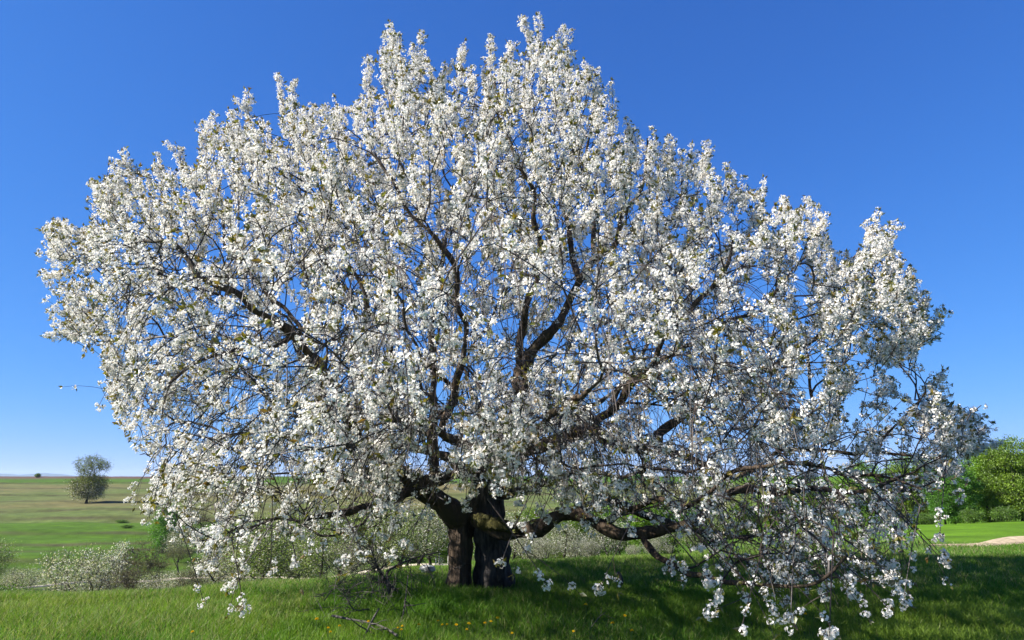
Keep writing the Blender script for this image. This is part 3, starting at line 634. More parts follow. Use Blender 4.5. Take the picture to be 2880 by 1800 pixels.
for k, nd in enumerate(tipnodes[:ns]):
    p = sk.P[nd]; out = np.array([p[0] - O[0], p[1] - O[1], 0]); ro = np.linalg.norm(out); out /= ro + 1e-6
    pxx, pyy = to_px(p); hgt = np.clip((p[2] - 2.2 - .12 * ro) / 3.6, 0, 1)
    if pxx > 780 and pyy < 470: hgt = max(hgt, .55)
    if pxx < 130: hgt = max(hgt, .45)
    nsh = 3 if R.random() < .5 else 2
    for _ in range(nsh):
        if hgt > .35 or R.random() < .25:
            d = sk.D[nd] * .4 + out * .3 + np.array([0, 0, .5 + 1.3 * hgt]) + R.standard_normal(3) * .33; g = -.15; ln = R.uniform(.20, .46) + .16 * hgt
        else:
            d = sk.D[nd] * .6 + out * .6 + np.array([0, 0, .05]) + R.standard_normal(3) * .35; g = R.uniform(1.6, 3.4); ln = R.uniform(.4, 1.0)
        P, t = shoot(p, d, ln, g)
        if thin(P[-1:])[0] and R.random() < .8: continue
        sx, sy = to_px(P[-1]); 
        if not inside(np.array([sx]), np.array([sy]))[0] and edge_dist(np.array([sx]), np.array([sy]))[0] > 2: continue
        P = P[floor_ok(P)]
        if len(P) < 4: continue
        tube(tw, P - O, np.linspace(.0055, .003, len(P)), 3, cap=False)
        on = R.random() < .80
        if g < 0: clusters_on(P[1:], t, 27 if on else 2, .042, 1.0, 7)
        else: clusters_on(P[2:], t, (8 if (pxx > 560 and pyy > 430) else 15) if on else 1.5, .042, 1.0, 3)
    # bare curved side twigs, thick in the shaded lower half
    if hgt < .45 and R.random() < .9:
        for _ in range(5 if (pxx > 600 and pyy > 390) else 3):
            P, t = shoot(p, sk.D[nd] * .3 + out * .3 + R.standard_normal(3) * .7, R.uniform(.4, 1.1), R.uniform(1.5, 4)); P = P[floor_ok(P)]
            if len(P) > 2 and sil_in(P[-1]): tube(tw, P - O, np.linspace(.0042, .0022, len(P)), 3, cap=False)
# flowering spurs along the thin wood
for i in range(limb_n, sk.n):
    if sk.r[i] < .011 and R.random() < .28:
        p = sk.P[i]; n = R.standard_normal(3); n[2] += .3; n /= np.linalg.norm(n)
        cl_p.append(p + n * (.035 + sk.r[i])); cl_n.append(n); cl_s.append(.95)
for k, (d, ln, tip) in enumerate(spk_info):
    nd = tipnodes[ns + k]; p = sk.P[nd]; Q = np.linspace(0, 1, 8)[:, None]; bow = R.standard_normal(3) * .05
    P = p * (1 - Q) + tip * Q + bow * np.sin(Q * np.pi); tube(tw, P - O, np.linspace(.007, .003, 8), 4, cap=False)
    clusters_on(P, d, 44, .05, 1.0, 11)
    for _ in range(3):
        P2, t = shoot(P[R.integers(0, 5)], d + R.standard_normal(3) * .4, R.uniform(.2, .45), -.1); tube(tw, P2 - O, np.linspace(.004, .002, len(P2)), 3, cap=False); clusters_on(P2, t, 30, .045, 1, 4)
for k, (tip, ln) in enumerate(hang_info):
    nd = tipnodes[ns + len(spk_info) + k]; p = sk.P[nd]; mid = p * .45 + tip * .55 + np.array([R.uniform(-.1, .1), R.uniform(-.1, .1), .18])
    mid[:2] = p[:2] * .25 + tip[:2] * .75; mid[2] = p[2] * .25 + tip[2] * .75 + .05
    q = np.linspace(0, 1, 9)[:, None]; P = (1 - q)**2 * p + 2 * q * (1 - q) * mid + q * q * tip
    P = np.vstack([P, tip + np.array([R.uniform(-.05, .05), 0, .015])])
    tube(tw, P - O, np.linspace(.006, .003, len(P)), 4, cap=False)
    clusters_on(P[-4:], np.array([0, 0, -.4]), 8, .03, .9, 3)
    for _ in range(R.integers(2, 5)):
        n = R.standard_normal(3); n /= np.linalg.norm(n); cl_p.append(tip + n * .04); cl_n.append(n); cl_s.append(.8)
    P2, t = shoot(P[4], (tip - p) + R.standard_normal(3) * .6, R.uniform(.3, .6), .8); P2 = P2[floor_ok(P2)]
    if len(P2) > 3: tube(tw, P2 - O, np.linspace(.004, .002, len(P2)), 3, cap=False); clusters_on(P2[-3:], t, 10, .03, .9, 3)
tw.build('twig_work', MAT['twig'], cherry)
cl_p = np.array(cl_p); cl_n = np.array(cl_n); cl_s = np.array(cl_s)
gap = thin(cl_p, False, .6) & (R.random(len(cl_p)) < .80)      # the big limbs stay partly bare, as old wood does
cl_p, cl_n, cl_s = cl_p[~gap], cl_n[~gap], cl_s[~gap]; print('clusters', len(cl_p))
fl = MB(); per = 14
n = len(cl_p) * per
cp = np.repeat(cl_p, per, 0); cn = np.repeat(cl_n, per, 0); cs_ = np.repeat(cl_s, per)
dv = R.standard_normal((n, 3)) + cn * .7; dv /= np.linalg.norm(dv, axis=1)[:, None]
pos = cp + dv * (cs_ * R.uniform(.018, .050, n))[:, None]
bright = R.uniform(.90, 1.0, n); colr = np.stack([.935 * bright, .905 * bright, .88 * bright], 1)
faded = R.random(n) < .05; colr[faded] *= np.array([.97, .88, .84])
flowers(fl, pos - O, dv + R.standard_normal((n, 3)) * .35, R.uniform(.0118, .0152, n), colr, R)
fl.build('blossom', MAT['petal'], cherry)['label'] = 'white five-petalled blossom clusters covering the crown'
lf = MB(); lp = np.array(lf_p); ld = np.array(lf_d); ll = R.uniform(.035, .080, len(lp))
base = np.array([.125, .150, .018]); alt = np.array([.20, .105, .022]); mixv = R.beta(1.2, 2.6, len(lp))[:, None]
leaves(lf, lp - O, ld, ll, ll * .24, (base * (1 - mixv) + alt * mixv) * R.uniform(.7, 1.2, (len(lp), 1)), R)
lf.build('foliage', MAT['leaf'], cherry)['label'] = 'young bronze-green leaves among the blossom'
print('flowers', n, 'leaves', len(lp), 'nodes', sk.n)
# moss on the upper side of the low right limb
mm = MB()
mp_ = sk.P[:limb_n][np.array([l == LIMBS[22 - 0] if False else False for l in sk.lim[:limb_n]], bool)] if False else None
mossP, _ = catmull([q1(905, 1105, TY - .12), q1(975, 1120, TY - .42), q1(1045, 1140, TY - .58), q1(1100, 1158, TY - .68)], .03)
tt = np.linspace(0, 1, len(mossP)); tube(mm, mossP - O, .10 * np.sqrt(np.clip(np.sin(np.pi * (.12 + .78 * tt)), 0, 1)) + .012, 26, rough=.8)
mm.build('moss_patch', MAT['moss'], cherry, smooth=True)

# ------------------------------------------------------------------ background trees
def make_tree(seed, H_, W, trunk_h, nt, per, lsize, cols, stems=1, r0=.14, shape='round', lean=0.0, twig_density=1.0, clump=.35, flat=.6, bloom=None, tipr=.008, mind=.09):
    """returns (wood mesh, crown mesh): limbs grown through the crown volume, leaves gathered in clumps on the tips"""
    rn = np.random.default_rng(seed); s = Skeleton(9000)
    T = []
    tries = 0
    while len(T) < nt and tries < nt * 60:
        tries += 1
        v = rn.uniform(-1, 1, 3)
        if shape == 'round': ok = (v[0]**2 + v[1]**2 + v[2]**2) < 1
        elif shape == 'vase': ok = math.hypot(v[0], v[1]) < .35 + .65 * ((v[2] + 1) / 2) ** .6 and (v[0]**2 + v[1]**2 + max(v[2], 0)**2) < 1.05
        elif shape == 'column': ok = math.hypot(v[0], v[1]) < math.sqrt(max(0, 1 - ((v[2] + .3) / 1.3) ** 2)) if v[2] > -.3 else math.hypot(v[0], v[1]) < .75 + .25 * (v[2] + 1) / .7
        elif shape == 'pear':       # narrow waist, spreading open top
            zz = (v[2] + 1) / 2; rad = np.interp(zz, [0, .12, .3, .48, .56, .72, .85, 1], [.5, .85, .92, .85, .55, .9, .95, .35]); ok = math.hypot(v[0], v[1]) < rad
            if zz > .55 and rn.random() < .5: ok = False
        elif shape == 'umbrella': ok = (v[0]**2 + v[1]**2 + (v[2] * 1.0)**2) < 1 and v[2] > -.5 + .5 * math.hypot(v[0], v[1])
        if not ok: continue
        lump = mnoise.noise(Vector((v[0] * 2.1 + seed, v[1] * 2.1, v[2] * 2.1)))
        if lump < -.25: continue
        T.append([v[0] * W / 2, v[1] * W / 2, trunk_h + (v[2] + 1) / 2 * (H_ - trunk_h)])
    T = np.array(T)
    for k in range(stems):
        a = rn.uniform(0, 6.28); sp = (W * .16 if stems > 1 else lean * W * .2); off = np.array([math.cos(a), math.sin(a), 0])
        b = off * (.10 * (stems > 1)); top = trunk_h + (H_ - trunk_h) * (.62 if shape in ('column', 'pear', 'round') else .35)
        pts_ = [b + np.array([0, 0, -.2]), b * 1.2 + off * sp * .3 + np.array([0, 0, trunk_h * .55]), b + off * sp * .8 + np.array([rn.uniform(-.1, .1), rn.uniform(-.1, .1), trunk_h + .1]), b + off * sp * 1.4 + np.array([rn.uniform(-.2, .2), rn.uniform(-.2, .2), top])]
        s.limb(pts_, r0, r0 * .35, k, None, step=max(.15, H_ * .04))
    s.grow(T, wl=.30, step=max(.2, H_ * .045), sag=.03, rn=rn, amp=.12); s.radii(tipr, 2.2)
    wood = MB()
    for p, ch in s.chains():
        idx = ([p] if p >= 0 else []) + ch
        if len(idx) < 2: continue
        r = s.r[idx].copy(); P = s.P[idx]
        if p >= 0: r[0] = min(r[0], r[1] * 1.2)
        elif True: r = r * (1 + .4 * np.exp(-np.clip(P[:, 2], 0, 9) / .2))
        tube(wood, P, r, 8 if r.max() > .06 else 5 if r.max() > .025 else 3, cap=False)
    tipn = np.array([s.nearest(t) for t in T]); crown = MB()
    k = int(per); nn = len(T) * k
    cc = np.repeat(s.P[tipn], k, 0); e = rn.standard_normal((nn, 3)) * clump * np.array([1, 1, flat]); pos = cc + e
    # twiglets carrying the leaves
    for t in s.P[tipn]:
        for _ in range(int(3 * twig_density)):
            q = t + rn.standard_normal(3) * clump * np.array([1, 1, flat + .3]) * 1.3; tube(wood, np.array([t, (t + q) / 2 + rn.standard_normal(3) * .04, q]), [tipr * .8, tipr * .6, tipr * .4], 3, cap=False)
    dirv = e + rn.standard_normal((nn, 3)) * clump * .6 + np.array([0, 0, .1]); Ls = rn.uniform(.7, 1.3, nn) * lsize
    cols_ = np.array(cols, float); pick = rn.integers(0, len(cols_), len(T)); cl = np.repeat(cols_[pick], k, 0) * rn.uniform(.7, 1.25, (nn, 1))
    if bloom:          # share of leaves replaced by petals, optional height limit
        share, bc, zmax = bloom; isb = rn.random(nn) < share * np.clip((zmax * H_ - pos[:, 2]) / (.22 * H_) + .5 * (zmax >= 1), 0, 1) * np.where(zmax < 1, np.clip(.9 + .5 * np.sin(2.1 * pos[:, 0] + seed), 0, 1), 1); cl[isb] = np.array(bc) * rn.uniform(.85, 1.1, (isb.sum(), 1))
    leaves(crown, pos, dirv, Ls, Ls * .36, cl, rn)
    return wood.mesh('trunk', MAT['fbark'], True), crown.mesh('crown', MAT['farleaf'])

PINK = (.62, .59, .52)
TY_ = {}
def proto(name, **kw): TY_[name] = (make_tree(**kw), kw)
GREENA = [(.11, .235, .007), (.155, .28, .010), (.08, .18, .006)]
proto('wood_a', seed=11, H_=8, W=7.2, trunk_h=.05, nt=520, per=66, lsize=.16, cols=GREENA, r0=.16, clump=.34, flat=.45, tipr=.01)
proto('wood_b', seed=12, H_=8, W=6.6, trunk_h=.1, nt=480, per=64, lsize=.16, cols=[(.12, .215, .009), (.16, .25, .012), (.09, .16, .008)], r0=.15, clump=.36, flat=.5, tipr=.01)
proto('wood_c', seed=13, H_=8, W=6.8, trunk_h=.0, nt=560, per=70, lsize=.15, cols=[(.07, .20, .010), (.10, .25, .012), (.055, .16, .010)], r0=.16, clump=.32, flat=.42, tipr=.01)
proto('open_a', seed=14, H_=7, W=4.6, trunk_h=1.2, nt=240, per=12, lsize=.10, cols=[(.20, .24, .06), (.16, .20, .05)], r0=.11, clump=.28, flat=.9, twig_density=2)
proto('blossom_a', seed=21, H_=3.4, W=3.7, trunk_h=.95, nt=230, per=20, lsize=.07, cols=[(.17, .21, .06), (.14, .18, .05), (.20, .22, .10)], stems=2, r0=.10, shape='vase', clump=.20, flat=.9, bloom=(.50, PINK, 1), tipr=.006, twig_density=1.6)
proto('blossom_b', seed=22, H_=3.2, W=3.6, trunk_h=.85, nt=220, per=20, lsize=.07, cols=[(.15, .19, .05), (.20, .22, .09)], stems=3, r0=.08, shape='vase', clump=.20, flat=.9, bloom=(.62, PINK, 1), tipr=.006, twig_density=1.6)
proto('blossom_c', seed=23, H_=3.8, W=3.6, trunk_h=.9, nt=230, per=20, lsize=.08, cols=[(.14, .18, .05), (.17, .20, .07)], stems=1, r0=.10, lean=.6, shape='round', clump=.22, flat=.9, bloom=(.45, PINK, 1), tipr=.006, twig_density=1.5)
proto('brown_a', seed=31, H_=3.6, W=2.8, trunk_h=.5, nt=190, per=12, lsize=.065, cols=[(.13, .11, .035), (.15, .14, .04), (.11, .10, .035)], stems=3, r0=.05, shape='vase', clump=.22, flat=1, tipr=.006, twig_density=2.5)
proto('green_orchard', seed=32, H_=4.2, W=3.8, trunk_h=1.0, nt=240, per=22, lsize=.085, cols=[(.19, .27, .04), (.15, .23, .04), (.24, .31, .06)], stems=1, r0=.11, lean=.7, shape='round', clump=.24, flat=.8, bloom=(.16, PINK, 1), tipr=.007, twig_density=1.8)
proto('umbrella', seed=33, H_=4.0, W=4.4, trunk_h=1.5, nt=240, per=24, lsize=.08, cols=[(.14, .16, .05), (.18, .19, .07), (.12, .13, .045)], stems=2, r0=.11, shape='umbrella', clump=.26, flat=.8, tipr=.007, twig_density=2)
proto('poplar', seed=34, H_=7, W=4.0, trunk_h=.5, nt=300, per=40, lsize=.15, cols=[(.10, .24, .02), (.13, .29, .025), (.07, .19, .02)], r0=.14, shape='column', clump=.30, flat=.6, tipr=.01)
proto('pear', seed=35, H_=10, W=7.6, trunk_h=1.0, nt=560, per=20, lsize=.20, cols=[(.14, .18, .018), (.10, .13, .02), (.19, .23, .018)], r0=.26, shape='pear', clump=.36, flat=.8, bloom=(.60, (.55, .53, .45), .50), tipr=.018, twig_density=2.2)
proto('sapling', seed=36, H_=1.4, W=.7, trunk_h=.55, nt=50, per=16, lsize=.05, cols=[(.3, .34, .16)], r0=.022, clump=.08, flat=1, bloom=(.75, (.75, .74, .68), 1), tipr=.004)
proto('bush', seed=37, H_=1.4, W=2.2, trunk_h=.1, nt=150, per=34, lsize=.09, cols=[(.09, .18, .012), (.12, .22, .014), (.06, .13, .012)], stems=4, r0=.03, clump=.16, flat=.8, tipr=.006)

TREENAME = dict(wood_a='beech_tree', wood_b='beech_tree', wood_c='beech_tree', open_a='open_crowned_tree', blossom_a='blossoming_fruit_tree', blossom_b='blossoming_fruit_tree', blossom_c='blossoming_fruit_tree',
                brown_a='budding_shrub', green_orchard='orchard_tree', umbrella='orchard_tree', poplar='young_poplar', pear='pear_tree', sapling='sapling', bush='bush')
CAT = dict(budding_shrub='shrub', bush='bush')
def plant(kind, px, top, Y, label, group=None, wide=1.0, base=None, tint=None):
    """stand a tree on the ground where its foot meets the photograph's column, tall enough to reach its top row"""
    (wm, cm), kw = TY_[kind]; x = float(at(px, 520 if top > 400 else 500, Y)[0]); z0 = float(H(x, Y)); zt = at(px, top, Y)[2]
    h = max(.4, zt - z0); s_ = h / kw['H_']; sx = s_ * wide
    nm = TREENAME[kind]; r = empty(nm, (x, Y, z0), rnd.uniform(0, 6.28)); r.scale = (sx, sx, s_)
    link(wm, 'trunk', r); link(cm, 'crown', r); tag(r, label, CAT.get(nm, 'tree'), group); return r

GW = 'leafy trees at the right edge of the wood'; GO = 'fruit trees in the valley orchard'
# lone tree and specks on the skyline
plant('pear', 84, 456.5, 150, 'lone tall pear tree with open top on the far hillside, casting a long shadow', wide=1.05)
plant('wood_b', 31, 473.2, 320, 'small round bush-like tree on the skyline at the far left', wide=1.6)
plant('wood_b', 172, 475.5, 340, 'tiny round tree on the skyline right of the lone pear', wide=1.4)
plant('bush', 122, 520, 104, 'low dark thicket along the upper edge of the vivid green field', 'dark thickets on the far slope', wide=2.6)
plant('bush', 128, 531, 90, 'low dark thicket inside the vivid green field below the other one', 'dark thickets on the far slope', wide=2.4)
plant('poplar', 166, 503, 70, 'upright bright green young tree on the far bank behind hanging blossom', wide=1.0)
plant('blossom_c', 182, 528, 62, 'pale blossoming tree just below the upright bright green tree', GO)
plant('brown_a', 196, 512, 75, 'bare greyish tree right of the upright bright green tree', GO, wide=1.2)
plant('umbrella', 185, 547, 50, 'olive flat-topped orchard tree with two dark stems above the path', GO)
plant('green_orchard', -4, 541, 40, 'grey-brown twiggy tree cut by the left edge of the picture', GO, wide=1.1)
plant('blossom_a', 30, 569, 26, 'low spreading white fruit tree nearest the left edge, bottom row', GO, wide=.95)
plant('blossom_b', 88, 550, 24, 'widest white fruit tree of the left valley with dark crooked stems', GO, wide=1.15)
plant('blossom_a', 112, 570, 29, 'white fruit tree overlapping the right side of the widest one', GO)
plant('sapling', 124, 542, 40, 'slender upright pale tree rising behind the widest white fruit tree', GO, wide=.9)
plant('brown_a', 148, 545, 29, 'brownish many-stemmed shrub tree with pale top in the left valley', GO, wide=1.2)
plant('brown_a', 130, 566, 27, 'low reddish-brown shrub left of the many-stemmed brown one', GO, wide=1.3)
plant('blossom_b', 170, 573, 26, 'low pale shrub right of the brown many-stemmed shrub', GO, wide=1.1)
plant('brown_a', 196, 570, 25, 'thin bare shrub tree below the flat-topped olive tree', GO, wide=1.0)
plant('bush', 8, 588, 18, 'tangle of bare stems at the meadow edge by the left border', GO, wide=1.4)
# orchard behind the hanging skirt, centre left
for a in [('green_orchard', 262, 520, 22, 'green orchard tree with a leaning black stem at the meadow edge'),
          ('green_orchard', 300, 508, 27, 'light green orchard tree second from the leaning one'),
          ('green_orchard', 322, 530, 20, 'small crooked green orchard tree under the left side of the cherry crown'),
          ('blossom_c', 345, 505, 33, 'pale orchard tree farther down the slope behind the crooked ones'),
          ('green_orchard', 372, 500, 26, 'tall green orchard tree with two upright dark stems left of the big trunk'),
          ('green_orchard', 398, 512, 21, 'orchard tree with one straight dark stem beside the dead branch'),
          ('blossom_c', 418, 505, 24, 'orchard tree with a forked dark stem nearest the slimmer trunk stem'),
          ('blossom_b', 235, 540, 26, 'white fruit tree behind the hanging left skirt of the cherry'),
          ('blossom_a', 215, 560, 30, 'small white fruit tree on the path left of the leaning orchard tree'),
          ('blossom_c', 278, 540, 36, 'distant white fruit tree behind the light green orchard tree'),
          ('wood_a', 440, 520, 44, 'dark leafy tree beyond the white posts left of the big trunk'),
          ('wood_c', 415, 525, 48, 'shaded leafy tree behind the white posts'),
          ('blossom_a', 492, 535, 26, 'white fruit tree seen just right of the thick trunk stem'),
          ('blossom_b', 530, 532, 24, 'white fruit tree under the mossy limb'),
          ('blossom_c', 560, 522, 22, 'white fruit tree with a straight dark stem under the low right limb'),
          ('blossom_a', 590, 540, 23, 'dense white fruit tree behind the leaning stake'),
          ('blossom_b', 632, 545, 24, 'loose white fruit tree right of the leaning stake'),
          ('wood_b', 575, 505, 48, 'yellow-green tree behind the white fruit trees, middle of the picture'),
          ('wood_a', 618, 500, 52, 'bright green tree farther off between the white fruit trees'),
          ('blossom_c', 655, 530, 26, 'thin blossoming tree beside the dark green shrub'),
          ('green_orchard', 690, 520, 27, 'dense green orchard tree behind the drooping right branch'),
          ('blossom_a', 668, 545, 32, 'distant white fruit tree left of the dense green orchard tree'),
          ('green_orchard', 285, 515, 24, 'leafy green orchard tree between the leaning one and the crooked one'),
          ('blossom_c', 248, 520, 32, 'tall pale orchard tree high behind the leaning black stem'),
          ('blossom_a', 310, 545, 23, 'low white fruit tree in the gap before the light green orchard trees'),
          ('blossom_b', 352, 540, 22, 'low greyish fruit tree between crooked and tall orchard trees'),
          ('green_orchard', 358, 515, 30, 'second-row green orchard tree behind the tall one with two stems'),
          ('blossom_a', 385, 545, 25, 'low pale fruit tree behind the tangle of dead branches'),
          ('green_orchard', 432, 508, 29, 'rounded green orchard tree just left of the big trunk, second row'),
          ('blossom_b', 405, 520, 34, 'third-row pale fruit tree left of the big trunk'),
          ('green_orchard', 478, 515, 33, 'green orchard tree seen through the slit and edge of the big trunk'),
          ('blossom_c', 512, 512, 30, 'tall pale fruit tree just behind the right edge of the trunk'),
          ('blossom_a', 545, 538, 21, 'nearest low white fruit tree under the mossy limb'),
          ('blossom_b', 575, 535, 27, 'white fruit tree between the straight-stemmed one and the stake'),
          ('blossom_c', 608, 518, 31, 'taller pale fruit tree in the second row above the stake'),
          ('blossom_a', 650, 540, 21, 'near white fruit tree left of the drooping right branch'),
          ('wood_c', 700, 505, 42, 'dark green tree between orchard and wood'),
          ('wood_a', 655, 500, 45, 'bright green tree rising behind the thin blossoming one'),
          ('wood_b', 535, 508, 55, 'yellow-green far tree right of the big trunk'),
          ('green_orchard', 722, 515, 31, 'green orchard tree at the left end of the wood')]:
    plant(*a, group=GO, wide=1.15)
# the wood on the right
for a in [('wood_b', 745, 500, 36, 'yellow-green tree at the left end of the wood, behind the cherry twigs', 1.0),
          ('wood_a', 778, 490, 40, 'second leafy tree from the left end of the wood', .9),
          ('wood_b', 812, 478, 44, 'tall yellow-green tree in the middle of the wood', .9),
          ('open_a', 840, 485, 42, 'thinly leaved tree between two yellow-green ones in the wood', 1.0),
          ('wood_a', 868, 462, 46, 'bright green tree behind the right tips of the cherry branches', .85),
          ('open_a', 893, 500, 39, 'greyish half-bare tree at the field edge left of the round dark green tree', 1.1),
          ('brown_a', 905, 512, 38, 'bare brown shrub standing at the field edge of the wood', 1.3),
          ('wood_b', 915, 455, 50, 'yellow-green tree behind the half-bare one', .9),
          ('open_a', 945, 448, 49, 'open topped tree rising left of the tallest tree of the wood', .9),
          ('wood_c', 955, 459, 40, 'round dark green tree at the field edge, right part of the wood', .86),
          ('open_a', 990, 438, 50, 'tallest feathery tree of the wood near the right edge', 1.1),
          ('wood_a', 990, 446, 42, 'bright green tree right of the round dark green one', .8),
          ('wood_b', 1022, 438, 40, 'olive yellow tree cut by the right edge of the picture', .9),
          ('wood_a', 1062, 440, 43, 'tall green tree beyond the right edge', .9),
          ('wood_c', 1110, 455, 42, 'dark green tree beyond the right edge, farthest along the wood', .9)]:
    plant(*a[:5], group=GW, wide=a[5])
for (px, top, Y, lb, wd) in [(886, 512, 37.5, 'low leafy bush at the foot of the wood below the greyish half-bare tree', 1.5), (925, 514, 38, 'low bush between the bare brown shrub and the round dark green tree', 1.5), (972, 510, 38.5, 'low bush at the right foot of the round dark green tree', 1.6), (1005, 508, 38, 'low bush at the field edge close to the right border', 1.7), (850, 515, 39, 'low bush at the left end of the hay field edge', 1.6)]:
    plant('bush', px, top, Y, lb, 'bushes along the field edge', wide=wd * .6)
# skyline trees of the far hill, middle
for a in [(540, 470, 300, 'small tree on the far skyline under the cherry crown, leftmost of three', 1.2), (566, 471, 300, 'small tree on the far skyline, middle of three', 1.5), (640, 470, 290, 'small tree on the far skyline, rightmost of three', 1.3)]:
    plant('wood_c', *a[:4], group='small trees on the far skyline', wide=a[4])
plant('sapling', 441, 560, 24, 'tiny white blossoming sapling with pale stem beside the posts')

# ------------------------------------------------------------------ small things
def post(px, Y, h, label):
    x = float(at(px, 566, Y)[0]); z = float(H(x, Y)); mb = MB(); t = np.linspace(0, 1, 5)[:, None]
    P = np.array([0, 0, -.15]) * (1 - t) + np.array([.02, 0, h]) * t; tube(mb, P, np.array([.03, .029, .028, .028, .022]), 8, rough=.3)
    o = mb.build('post', MAT['paint']); o.location = (x, Y, z); tag(o, label, 'post', 'posts along the path')
post(435.5, 34, .45, 'short pale post beside the path left of the tiny sapling')
post(438.5, 36, .6, 'taller thin pale post between its neighbour and the sapling')
post(447.8, 33, .5, 'grey post at the end of the path nearest the big trunk')
# leaning broken stake
sp = at(625.5, 588, 10.6); sp[2] = float(H(sp[0], sp[1])); tp = at(618.5, 572.5, 10.5)
mb = MB(); t = np.linspace(0, 1, 7)[:, None]; P = (np.array([0, 0, -.12]) * (1 - t) + (tp - sp) * t); P[:, 0] += .012 * np.sin(np.arange(7) * 1.7)
tube(mb, P, np.linspace(.034, .028, 7), 10, rough=.5); o = mb.build('stake', MAT['dead']); o.location = sp; tag(o, 'short dark broken stake leaning out of the grass right of the trunk', 'stake')
# pale rock
mb = MB(); nb, nr = 18, 10; V = []
for i in range(nr + 1):
    for j in range(nb):
        ph = math.pi * i / nr; a = 2 * math.pi * j / nb; d = Vector((math.sin(ph) * math.cos(a), math.sin(ph) * math.sin(a), math.cos(ph)))
        r = 1 + .35 * mnoise.noise(d * 1.6 + Vector((3, 1, 2))) + .12 * mnoise.noise(d * 5); V.append((d.x * r * .13, d.y * r * .10, d.z * r * .08))
F = [(i * nb + j, i * nb + (j + 1) % nb, (i + 1) * nb + (j + 1) % nb, (i + 1) * nb + j) for i in range(nr) for j in range(nb)]
mb.add(np.array(V), np.array(F)); o = mb.build('stone', MAT['stone']); p = at(427, 579, 13.2); o.location = (p[0], p[1], float(H(p[0], p[1])) + .10); tag(o, 'pale grey stone lying in the grass left of the trunk', 'stone')

# dead branch and fallen sticks
def q6(x, y, Y): return at((900 + x * .1984) / 2.8125, (1500 + y * .1984) / 2.8125, Y)
def gz(p, up=.0): p = p.copy(); p[2] = max(p[2], float(H(p[0], p[1])) + up); return p
def brushwood(name, main, r0, r1, label, ntw=14, ln=(.25, .7), seed=1, grav=.4):
    rn = np.random.default_rng(seed); Q, _ = catmull(main, .06); o3 = np.array([main[0][0], main[0][1], float(H(main[0][0], main[0][1]))])
    root = empty(name, o3); mb = MB(); tube(mb, Q - o3, np.linspace(r0, r1, len(Q)), 8, rough=.35); mb.build('branch', MAT['dead'], root, True)
    mt = MB()
    for _ in range(ntw):
        if ntw <= 6: mt = MB()
        i = rn.integers(len(Q) // 6, len(Q) - 1); d = Q[min(i + 2, len(Q) - 1)] - Q[i - 1]; d = d / (np.linalg.norm(d) + 1e-9) + rn.standard_normal(3) * .8; L0 = rn.uniform(*ln); P = [Q[i]]; d /= np.linalg.norm(d)
        for k in range(7):
            d = d + rn.standard_normal(3) * .22 + np.array([0, 0, -grav * .12]); d /= np.linalg.norm(d); P.append(P[-1] + d * L0 / 7)
        P = np.array(P); P[:, 2] = np.maximum(P[:, 2], H(P[:, 0], P[:, 1]) + .02); tube(mt, P - o3, np.linspace(r1 * .7, .0022, len(P)), 4, cap=False)
        for _ in range(2):
            j = rn.integers(2, 7); e = d + rn.standard_normal(3) * .9; e /= np.linalg.norm(e); P2 = np.array([P[j], P[j] + e * L0 * .2, P[j] + e * L0 * .4 + rn.standard_normal(3) * .03]); 
            if ntw > 6: tube(mt, P2 - o3, [.004, .003, .0018], 3, cap=False)
        if ntw <= 6: mt.build('twig', MAT['dead'], root)
    if ntw > 6: mt.build('twig_tangle', MAT['dead'], root)
    tag(root, label, 'dead branch'); return root
brushwood('dead_branch', [gz(q6(1150, 910, 10.2)), q6(1010, 760, 9.9), q6(900, 640, 9.7), q6(820, 480, 9.6), q6(760, 330, 9.5), q6(700, 150, 9.5)], .030, .008, 'dead leaning branch with tangled grey twigs left of the trunk', 60, (.35, 1.0), 3, 1.6)
brushwood('dead_branch', [gz(q6(1000, 960, 9.6)), q6(960, 720, 9.6), q6(950, 560, 9.7), q6(1100, 450, 9.9), q6(1400, 330, 10.0), q6(1700, 260, 10.0)], .022, .006, 'dead forked branch arching right towards the trunk', 22, (.3, .8), 5, 1.0)
brushwood('dead_branch', [gz(q6(700, 1090, 8.6), .1), gz(q6(480, 1080, 8.5), .1), gz(q6(380, 850, 8.5)), q6(600, 690, 8.5)], .010, .004, 'small pale dead branch lying in the grass in front of the tangle', 26, (.3, .8), 8, .8)
brushwood('dead_branch', [gz(q6(60, 950, 9.1), .05), q6(220, 750, 9.0), q6(290, 710, 9.0)], .008, .004, 'thin dead branch poking from the grass at the left of the tangle', 12, (.2, .5), 9, .8)
brushwood('fallen_stick', [gz(q6(170, 1210, 7.9), .14), gz(q6(420, 1270, 7.75), .13), gz(q6(720, 1330, 7.6), .12), gz(q6(920, 1400, 7.4), .11), gz(q6(1090, 1510, 7.1), .1)], .013, .012, 'long straight fallen stick crossing the grass at the bottom left of centre', 4, (.15, .3), 10, .2)
brushwood('fallen_stick', [gz(q6(830, 1150, 8.0), .2), gz(q6(740, 1320, 7.6), .15), gz(q6(650, 1520, 7.2), .1)], .010, .011, 'short fallen stick crossing the long one at an angle', 4, (.15, .4), 12, .2)
brushwood('fallen_stick', [q6(1250, 590, 8.6), q6(1215, 900, 8.4), gz(q6(1165, 1200, 8.1), .1), gz(q6(1060, 1380, 7.7), .08), gz(q6(970, 1510, 7.4), .05)], .007, .010, 'thin curved twig standing up from the grass before the trunk', 6, (.15, .35), 14, .2)
brushwood('fallen_stick', [gz(at(590, 634, 7.6), .05), gz(at(600, 622, 7.9), .12), at(606, 612, 8.0)], .006, .003, 'small bent twig in the shaded grass at the bottom centre', 3, (.1, .2), 15, .2)

